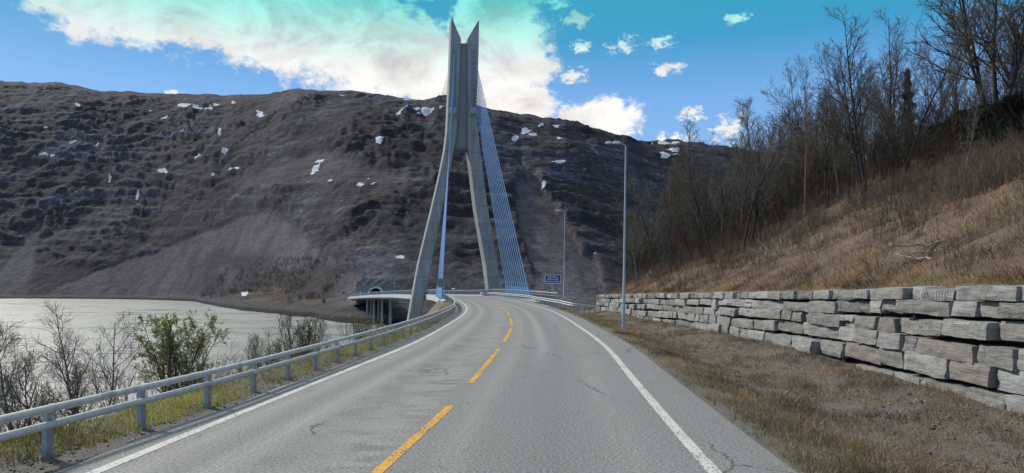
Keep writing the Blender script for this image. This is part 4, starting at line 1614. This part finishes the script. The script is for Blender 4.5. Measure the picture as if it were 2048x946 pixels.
# dark conifers and juniper
def needles(rng, H, W, n, spruce):
    V, Fc = [], []
    for i in range(n):
        k = rng.random()
        if spruce:
            z = H * (.06 + .93 * k)
            lay = .65 + .35 * math.cos(k * 40)
            rr = W * (1 - k) * lay * rng.random() ** .45
        else:
            z = H * k
            rr = W * math.sqrt(max(0, 1 - (k * .95) ** 2)) * rng.random() ** .4 * (.8 + .3 * math.sin(k * 9))
        a = rng.random() * 6.28
        rr *= 1 + .22 * math.sin(a * 3 + k * 7)
        p = Vector((math.cos(a) * rr, math.sin(a) * rr, z))
        d = Vector((math.cos(a), math.sin(a), (-.35 if spruce else .9) + rng.gauss(0, .3))).normalized()
        L, w = rng.uniform(.18, .42), rng.uniform(.02, .05)
        sd_ = d.cross(Vector((rng.gauss(0, 1), rng.gauss(0, 1), rng.gauss(0, 1)))).normalized() * w
        j = len(V)
        V += [p - sd_, p + sd_, p + d * L]
        Fc.append((j, j + 1, j + 2))
    return mesh('needles', V, Fc, M['needle'])


rng = random.Random(4)
sp_needles = needles(rng, 9, 1.5, 9000, True)
sp_trunk = MB().tube([(0, 0, -.2), (0, 0, 8.9)], [.13, .01], 8)
sp_trunk = mesh('trunk', sp_trunk.v, sp_trunk.f, M['bark'], True)
for px_, D, H, lab in ((1562, 92, 9.5, 'dark narrow spruce half hidden in the middle of the wood'), (1668, 84, 9, 'dark spruce behind the leaning tree'), (1815, 74, 7.5, 'short dark spruce below the forked tree')):
    X_ = (px_ - 1024) / F * D
    r = empty('spruce_tree', (X_, D, float(gz(X_, D)) - .1), lab, 'tree', 'spruces in the wood')
    r.scale = (H / 9,) * 3
    link('trunk', sp_trunk, r)
    link('crown', sp_needles, r)
jn = needles(rng, 1.7, 1.5, 5200, False)
jt = MB()
for k in range(6):
    a = k * 1.05
    jt.tube([(0, 0, -.3), (math.cos(a) * .5, math.sin(a) * .5, .7), (math.cos(a) * .9, math.sin(a) * .9, 1.3)], [.05, .03, .01], 5)
jt = mesh('stem', jt.v, jt.f, M['bark'], True)
jl = ['leftmost dark juniper bush on the upper slope', 'dark juniper bush under the largest bare tree', 'dark juniper bush at the right edge of the upper slope', 'dark juniper bush midway along the upper slope', 'low dark juniper bush below the straight bare tree']
for (px_, D, sc), lab in zip(((1885, 52, 1.1), (1985, 45, 1.25), (2046, 42, 1.4), (1938, 49, 1.2), (1850, 57, 1.0)), jl):
    X_ = (px_ - 1024) / F * D
    r = empty('juniper_bush', (X_, D, float(gz(X_, D)) - .2), lab, 'bush', 'dark junipers on the upper slope', random.uniform(0, 6))
    r.scale = (sc, sc, sc * .9)
    link('needles', jn, r)
    link('stem', jt, r)

# ------------------------------------------------------------------ shrubs on the water side
shr = [
    Proto(41, 4.5, 'bark', 'twig_grey', .9, r0=.055, stems=3, fan_=.26, n1=15, n2=7, n3=4, l1=.36, up=.3, first=.22),
    Proto(42, 3.6, 'bark', 'twig_grey', .9, r0=.045, stems=3, fan_=.40, n1=13, n2=7, n3=4, l1=.36, up=.35, first=.15, wob=.1),
    Proto(43, 3.4, 'bark', 'twig_olive', 1.0, r0=.035, stems=9, fan_=.24, n1=9, n2=5, n3=3, l1=.34, up=.35, first=.12),
    Proto(44, 2.2, 'bark', 'twig_olive', 1.0, r0=.018, stems=6, fan_=.25, n1=8, n2=5, n3=3, l1=.25, up=.6, first=.1),
]


def leaves(pr, n, seed, lo=.018, hi=.038):
    rng = random.Random(seed)
    V, Fc = [], []
    for i in range(n):
        P = rng.choice(pr.tips)[0]
        p = P[-1].lerp(P[-2], rng.random())
        d = Vector((rng.gauss(0, 1), rng.gauss(0, 1), rng.gauss(.4, 1))).normalized()
        s = d.cross(Vector((rng.gauss(0, 1), rng.gauss(0, 1), rng.gauss(0, 1)))).normalized()
        L = rng.uniform(lo, hi)
        j = len(V)
        V += [p, p + d * L + s * L * .45, p + d * L * 2, p + d * L - s * L * .45]
        Fc.append((j, j + 1, j + 2, j + 3))
    return mesh('leaves', V, Fc, M['leaf'])


lv_full = leaves(shr[2], 9500, 1, .022, .046)
lv_small = leaves(shr[3], 700, 2)
lv_bud = leaves(shr[1], 1500, 3, .010, .022)
rq = random.Random(9)
for k, px_, D, H, lv, lab in (
        (0, 185, 21.5, 4.7, None, 'tall bare two forked shrub beyond the guardrail at left'),
        (1, 75, 17.5, 3.9, lv_bud, 'spreading budding shrub behind the nearest guardrail post'),
        (1, -30, 16, 3.8, lv_bud, 'bushy bare shrub cut by the left edge of the view'),
        (2, 352, 23.5, 3.75, lv_full, 'rounded shrub with fresh green leaves behind the guardrail'),
        (3, 128, 19.5, 2.3, None, 'thin bare shrub between the spreading shrub and the tall one'),
        (3, 530, 29, 2.5, lv_small, 'small sparse shrub standing right of the green one'),
        (3, 490, 27, 1.7, lv_small, 'lowest sparse shrub just right of the green one'),
        (3, 622, 34, 2.7, lv_small, 'small budding shrub above the rail in the middle distance'),
        (3, 594, 33, 3.2, None, 'thin upright shrub above the rail in the middle distance'),
        (3, 722, 42, 2.2, lv_small, 'farthest little shrub peeking over the long guardrail')):
    X_ = (px_ - 1024) / F * D
    pr = shr[k]
    r = empty('shrub', (X_, D, float(gz(X_, D)) - .1), lab, 'shrub', 'shrubs on the water side bank', rq.uniform(0, 6))
    s = H / pr.H
    r.scale = (s, s, s)
    link('stem', pr.trunk, r)
    link('twigs', pr.crown, r)
    if lv:
        link('leaves', lv, r)


# ------------------------------------------------------------------ undergrowth as one mass each
def bush_arrays(seed, H, n_st, n_tw, rad):
    rng = random.Random(seed)
    mb = MB()
    for i in range(n_st):
        a = rng.random() * 6.28
        r_ = rng.random() * H * .3
        p = Vector((math.cos(a) * r_, math.sin(a) * r_, -.1))
        d = Vector((math.cos(a) * .25 + rng.gauss(0, .12), math.sin(a) * .25 + rng.gauss(0, .12), 1)).normalized()
        h = H * rng.uniform(.5, 1)
        P = [p, p + d * h * .5, p + (d + Vector((rng.gauss(0, .1), rng.gauss(0, .1), .1))).normalized() * h]
        mb.tube(P, [rad, rad * .75, rad * .3], 3, False)
        for j in range(n_tw):
            k = rng.uniform(.2, 1)
            q = P[1].lerp(P[2], (k - .5) * 2) if k > .5 else P[0].lerp(P[1], k * 2)
            t_ = (d + Vector((rng.gauss(0, .6), rng.gauss(0, .6), rng.gauss(0, .3)))).normalized() * h * rng.uniform(.15, .4)
            mb.tube([q, q + t_ * .5 + Vector((0, 0, .02)), q + t_ + Vector((0, 0, .05))], [rad * .55, rad * .45, rad * .25], 3, False)
    return np.array([tuple(p) for p in mb.v]), np.array(mb.f)


def thicket(name, pts, protos, cols, label, cat, smin=.6, smax=1.2, zf=None):
    VV, FF, CC, off = [], [], [], 0
    for x, y in pts:
        P, Fc = protos[rs.randint(len(protos))]
        s = rs.uniform(smin, smax)
        a = rs.uniform(0, 6.28)
        ca, sa = math.cos(a), math.sin(a)
        z = zf(x, y) if zf else float(gz(x, y))
        W = np.stack([(P[:, 0] * ca - P[:, 1] * sa) * s + x, (P[:, 0] * sa + P[:, 1] * ca) * s + y, P[:, 2] * s + z], -1)
        VV.append(W)
        FF.append(Fc + off)
        off += len(W)
        c = np.array(cols[rs.randint(len(cols))]) * rs.uniform(.7, 1.3)
        CC.append(np.repeat(c[None], len(W), 0))
    tag(link(name, mesh(name, np.vstack(VV), np.vstack(FF), M['blade'], True, {'col': np.vstack(CC)})), label, cat, kind='stuff')


b1 = [bush_arrays(s, 1.6, 9, 7, .012) for s in range(5)]
b2 = [bush_arrays(50 + s, 1.3, 12, 8, .007) for s in range(4)]
b3 = [bush_arrays(80 + s, 3.4, 8, 13, .022) for s in range(5)]
pts = []
while len(pts) < 1000:
    D = rs.uniform(26, 118)
    pxx = rs.uniform(1225, 2130)
    X_ = (pxx - 1024) / F * D
    s = X_ - float(XW(D)) - .28 * max(D - WEND, 0)
    front = np.interp(pxx, [1225, 1400, 1550, 1700, 1850, 2048], [.6, 1.3, 3.2, 4.8, 4.8, 4.2])
    if front - 1.5 * rs.rand() < s < front + 15 and (s - front) / 7 + .15 > rs.rand():
        pts.append((X_, D))
thicket('undergrowth', pts, b1, [(.095, .070, .054), (.14, .108, .08), (.125, .075, .058), (.11, .097, .065)], 'brown leafless undergrowth at the foot of the wood', 'undergrowth')
pts = []
while len(pts) < 330:
    D = rs.uniform(42, 122)
    pxx = rs.uniform(1250, 2130)
    X_ = (pxx - 1024) / F * D
    s = X_ - float(XW(D)) - .28 * max(D - WEND, 0)
    front = np.interp(pxx, [1250, 1400, 1550, 1700, 1850, 2048], [3.0, 4.5, 9, 12, 14, 14])
    if front < s < front + 22 and not (pxx > 1690 and rs.rand() < .4):
        pts.append((X_, D))
thicket('thicket', pts, b3, [(.045, .036, .032), (.062, .052, .043), (.05, .036, .032), (.066, .062, .042)], 'dense dark thicket filling the wood between the trunks', 'undergrowth', .7, 1.35)
pts = [(float(XW(D)) + rs.uniform(1.2, 15), D) for D in 14 + 70 * rs.rand(420) ** 1.2]
thicket('undergrowth', pts, b2, [(.15, .095, .065), (.19, .13, .085), (.13, .075, .06), (.10, .07, .055)], 'thin dry stalks scattered over the grassy slope', 'undergrowth', .35, .8)
pts = []
while len(pts) < 60:
    D = rs.uniform(9, 40)
    pts.append((float(GL(D)) - rs.uniform(1.2, 9), D))
thicket('undergrowth', pts, b2, [(.13, .105, .085), (.15, .125, .092), (.12, .12, .065)], 'low leafless scrub on the bank below the long guardrail', 'undergrowth', .6, 1.25)

pts = []
while len(pts) < 420:
    D = 7 + 45 * rs.rand() ** 1.6
    k = rs.rand()
    x_ = float(C_(D)) + 5.6 + k * (float(XW(D)) - float(C_(D)) - 5.9)
    if perlin(x_ * .35, D * .3, 7.0) > -.1 + .3 * rs.rand():
        pts.append((x_, D))
thicket('verge_weeds', pts, b2, [(.17, .115, .08), (.13, .085, .06), (.21, .155, .10), (.10, .07, .055)], 'withered brown weeds scattered over the right verge', 'weeds', .10, .30)

# brushwood on the far shore
mpx, mv, MX, MY, MZ = MOUNT
pts, zz = [], {}
bf = [bush_arrays(120 + s, 4.0, 7, 6, .05) for s in range(4)]
tries = 0
while len(pts) < 420 and tries < 20000:
    tries += 1
    j = rs.randint(NX)
    i = rs.randint(int(.055 * NV), int(.2 * NV))
    x_, y_, z_ = MX[i, j], MY[i, j], MZ[i, j]
    pp_ = 1024 + F * x_ / y_
    py_ = YH - (z_ - CH) / y_ * F
    if not (395 < pp_ < 712) or z_ < WATER + 4.2:
        continue
    if perlin(x_ * .02, y_ * .02, 3.0) < -.05 or (py_ > 588 and pp_ > 650):
        continue
    pts.append((x_, y_))
    zz[(x_, y_)] = z_
thicket('shore_brush', pts, bf, [(.05, .042, .038), (.062, .052, .04), (.075, .066, .042), (.045, .036, .034)], 'leafless brushwood on the far shore left of the bridge', 'undergrowth', .5, 1.2, lambda x, y: zz[(x, y)])

# pale fallen branches
def fallen(px_, D, L, rz, label, seed):
    X_ = (px_ - 1024) / F * D
    rng = random.Random(seed)
    r = empty('fallen_branch', (X_, D, float(gz(X_, D)) + .12), label, 'branch', 'bleached branches lying on the slope', rz)
    P = [Vector((-L / 2 + L * k / 6, rng.gauss(0, .06), rng.gauss(.05, .05) + .2 * k / 6)) for k in range(7)]
    mb = MB().tube(P, [.035, .032, .03, .026, .022, .016, .008], 6)
    for k in range(5):
        a = P[1 + k]
        mb.tube([a, a + Vector((rng.uniform(.1, .5), rng.gauss(0, .3), rng.uniform(.1, .4)))], [.016, .006], 5)
    mb.build('stick', M['straw'], r, True)


fallen(1850, 25, 2.6, .25, 'longest bleached branch lying in the dry grass', 1)
fallen(1825, 24.5, 1.5, 2.0, 'short bleached branch standing up beside the longest one', 2)
fallen(1868, 23.5, 1.3, -.4, 'bleached branch just below the longest one', 3)
pile = empty('brush_pile', (float((1546 - 1024) / F * 42), 42, float(gz((1546 - 1024) / F * 42, 42))), 'pile of pale cut branches on the slope above the wall', 'brush pile')
rng = random.Random(6)
mb = MB()
for k in range(46):
    a = rng.uniform(-.5, 3.6)
    p = Vector((rng.gauss(0, .5), rng.gauss(0, .4), rng.uniform(0, .4)))
    d = Vector((math.cos(a), rng.gauss(0, .4), abs(math.sin(a)) * .7)) * rng.uniform(.6, 1.5)
    mb.tube([p, p + d * .5 + Vector((0, 0, .06)), p + d], [.02, .016, .007], 4)
mb.build('cut_branches', M['straw'], pile, True)

# ------------------------------------------------------------------ sky, sun, camera
SUN_AZ, SUN_EL = -50.0, 37.0
w = bpy.data.worlds.new('World')
S.world = w
w.use_nodes = True
t = NT(w.node_tree)
bg = t.n['Background']
bg.inputs['Strength'].default_value = .1
sky = t.new('ShaderNodeTexSky', sky_type='NISHITA')
sky.sun_disc = False
sky.sun_elevation = R(SUN_EL)
sky.sun_rotation = R(SUN_AZ)
sky.air_density = 1.0
sky.dust_density = .4
sky.ozone_density = 2.0
g = t.new('ShaderNodeTexCoord').outputs['Generated']
d = t.sep(t.vmath('NORMALIZE', g))
az = t.math('ARCTAN2', d[0], d[1])
el = t.math('ARCSINE', d[2])
# azure of the photograph laid over the physical sky
grad = t.ramp(t.rng(el, 0, .9, 0, 1, False), [(0, (4.6, 6.2, 8.6)), (.17, (3.0, 5.4, 9.6)), (.27, (1.9, 4.6, 9.2)), (.31, (1.1, 4.0, 8.0)), (.35, (.25, 3.6, 6.6)), (.40, (.06, 3.9, 5.7)), (.6, (1.0, 3.2, 6.0)), (1, (.9, 2.2, 4.6))])
skyc = t.mix(.78, sky.outputs[0], grad)


def ang(px, py):
    return math.atan((px - 1024) / F), math.atan((YH - py) / math.hypot(F, px - 1024))


comb = t.new('ShaderNodeCombineXYZ')
t.put(comb.inputs[0], az)
t.put(comb.inputs[1], el)
ae = comb.outputs[0]
fields = [None, None]
for (cx, cy, rx, ry) in [(330, 15, 320, 105), (600, 55, 320, 125), (770, 110, 240, 110), (985, 120, 140, 175), (985, 30, 110, 90), (880, 160, 150, 70), (1060, 205, 70, 45), (1195, 246, 100, 62), (1130, 225, 40, 25), (1255, 265, 35, 24),
                         (1160, 92, 27, 19), (1245, 88, 42, 27), (1322, 82, 38, 24), (1337, 136, 45, 18), (1150, 153, 36, 22), (1345, 278, 50, 18), (1385, 226, 36, 20), (1152, 40, 40, 28), (1478, 36, 34, 18), (1460, 262, 52, 42),
                         (350, 184, 22, 9), (1105, 3, 45, 18), (740, -120, 700, 150), (-500, -60, 350, 120), (-900, -300, 500, 260), (400, -420, 900, 190), (1700, -420, 500, 160)]:
    a0, e0 = ang(cx, cy)
    a1, e1 = ang(cx + rx, cy)
    a2, e2 = ang(cx, cy - ry)
    q = t.vmath('SUBTRACT', ae, (a0, e0, 0))
    q = t.vmath('MULTIPLY', q, (1 / max(abs(a1 - a0), 1e-3), 1 / max(abs(e2 - e0), 1e-3), 0))
    q = t.math('SUBTRACT', 1.0, t.vmath('LENGTH', q, out=1))
    si = 1 if rx < 60 and cx > 1100 and ry < 45 or rx < 30 else 0
    if fields[si] is None:
        fields[si] = q
    else:
        n = t.new('ShaderNodeMath', operation='SMOOTH_MAX')
        t.put(n.inputs[0], fields[si])
        t.put(n.inputs[1], q)
        n.inputs[2].default_value = .12
        fields[si] = n.outputs[0]
field = fields[0]
cn = t.noise(t.scale(ae, (1, 1.25, 1)), 16, 9, .62, .25)
cn2 = t.noise(t.scale(ae, (1, 1.3, 1)), 55, 6, .6, .2)
nz_ = t.math('ADD', t.math('MULTIPLY', t.math('SUBTRACT', cn, .5), 1.25), t.math('MULTIPLY', t.math('SUBTRACT', cn2, .5), .75))
high = t.rng(el, .5, .85, 0, .7)
field2 = t.math('ADD', field, nz_)
mask = t.rng(field2, .03, .36)
sn = t.noise(t.scale(ae, (1, 1.6, 1)), 48, 8, .68, .6)
sn2 = t.noise(t.scale(ae, (1, 1.4, 1)), 120, 5, .65, .4)
fs = t.math('ADD', fields[1], t.math('ADD', t.math('MULTIPLY', t.math('SUBTRACT', sn, .54), 4.2), t.math('MULTIPLY', t.math('SUBTRACT', sn2, .5), 1.3)))
fs = t.math('MULTIPLY', fs, t.rng(fields[1], -.25, .15))
mask = t.math('MAXIMUM', mask, t.math('MULTIPLY', t.rng(fs, .0, .8), .95))
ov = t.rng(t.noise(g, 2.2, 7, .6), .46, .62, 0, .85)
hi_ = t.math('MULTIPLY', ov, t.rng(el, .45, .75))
hic = t.mix(t.noise(g, 3, 5), (14, 14.2, 14.6), (22, 21.5, 20.5))  # overhead cloud above the view, made extra bright to light the scene
shade = t.noise(t.scale(ae, (1, 1.6, 1)), 9, 8, .62, .5)
inner = t.rng(field2, .35, 1.0)
lit = t.math('MULTIPLY', t.rng(shade, .36, .62), 1.0)
ccol = t.mix(lit, (6.0, 5.95, 6.0), (10.4, 10.2, 9.9))
ccol = t.mix(t.math('MULTIPLY', t.math('SUBTRACT', 1.0, inner), .55), ccol, (10.4, 10.2, 9.9))
warm = t.ramp(t.rng(el, .1, .3, 0, 1, False), [(0, (1.0, .97, .92)), (.5, (1, .99, .97)), (1, (1, 1, 1))])
ccol = t.mix(1.0, ccol, warm, 'MULTIPLY')
# the upper sky turns turquoise
teal = t.math('MULTIPLY', t.rng(t.math('ADD', el, t.math('MULTIPLY', t.math('SUBTRACT', shade, .5), .10)), .265, .375), t.rng(el, .95, .55))
ccol = t.mix(teal, ccol, t.mix(lit, (.6, 5.4, 5.3), (3.0, 9.2, 8.4)))
out = t.mix(mask, skyc, ccol)
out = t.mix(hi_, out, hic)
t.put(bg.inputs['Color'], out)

sun = bpy.data.lights.new('sun', 'SUN')
sun.energy = 4.2
sun.angle = R(6.0)
sun.color = (1.0, .93, .82)
so = bpy.data.objects.new('sun', sun)
COL.objects.link(so)
dv = Vector((math.sin(R(SUN_AZ)) * math.cos(R(SUN_EL)), math.cos(R(SUN_AZ)) * math.cos(R(SUN_EL)), math.sin(R(SUN_EL))))
so.rotation_euler = dv.to_track_quat('Z', 'Y').to_euler()
so.location = dv * 200

cam = bpy.data.cameras.new('camera')
cam.sensor_width = 36
cam.lens = 36 * F / 2048
cam.shift_y = (YH - 473) / 2048
cam.clip_start = .1
cam.clip_end = 8000
co = bpy.data.objects.new('camera', cam)
COL.objects.link(co)
co.location = (0, 0, CH)
co.rotation_euler = (R(90), 0, 0)
S.camera = co
S.view_settings.view_transform = 'Standard'
S.view_settings.look = 'None'
S.view_settings.exposure = 0
S.view_settings.gamma = 1
S.render.engine = 'CYCLES'
S.cycles.use_denoising = True
S.cycles.max_bounces = 4
S.cycles.diffuse_bounces = 2
S.cycles.sample_clamp_indirect = 4
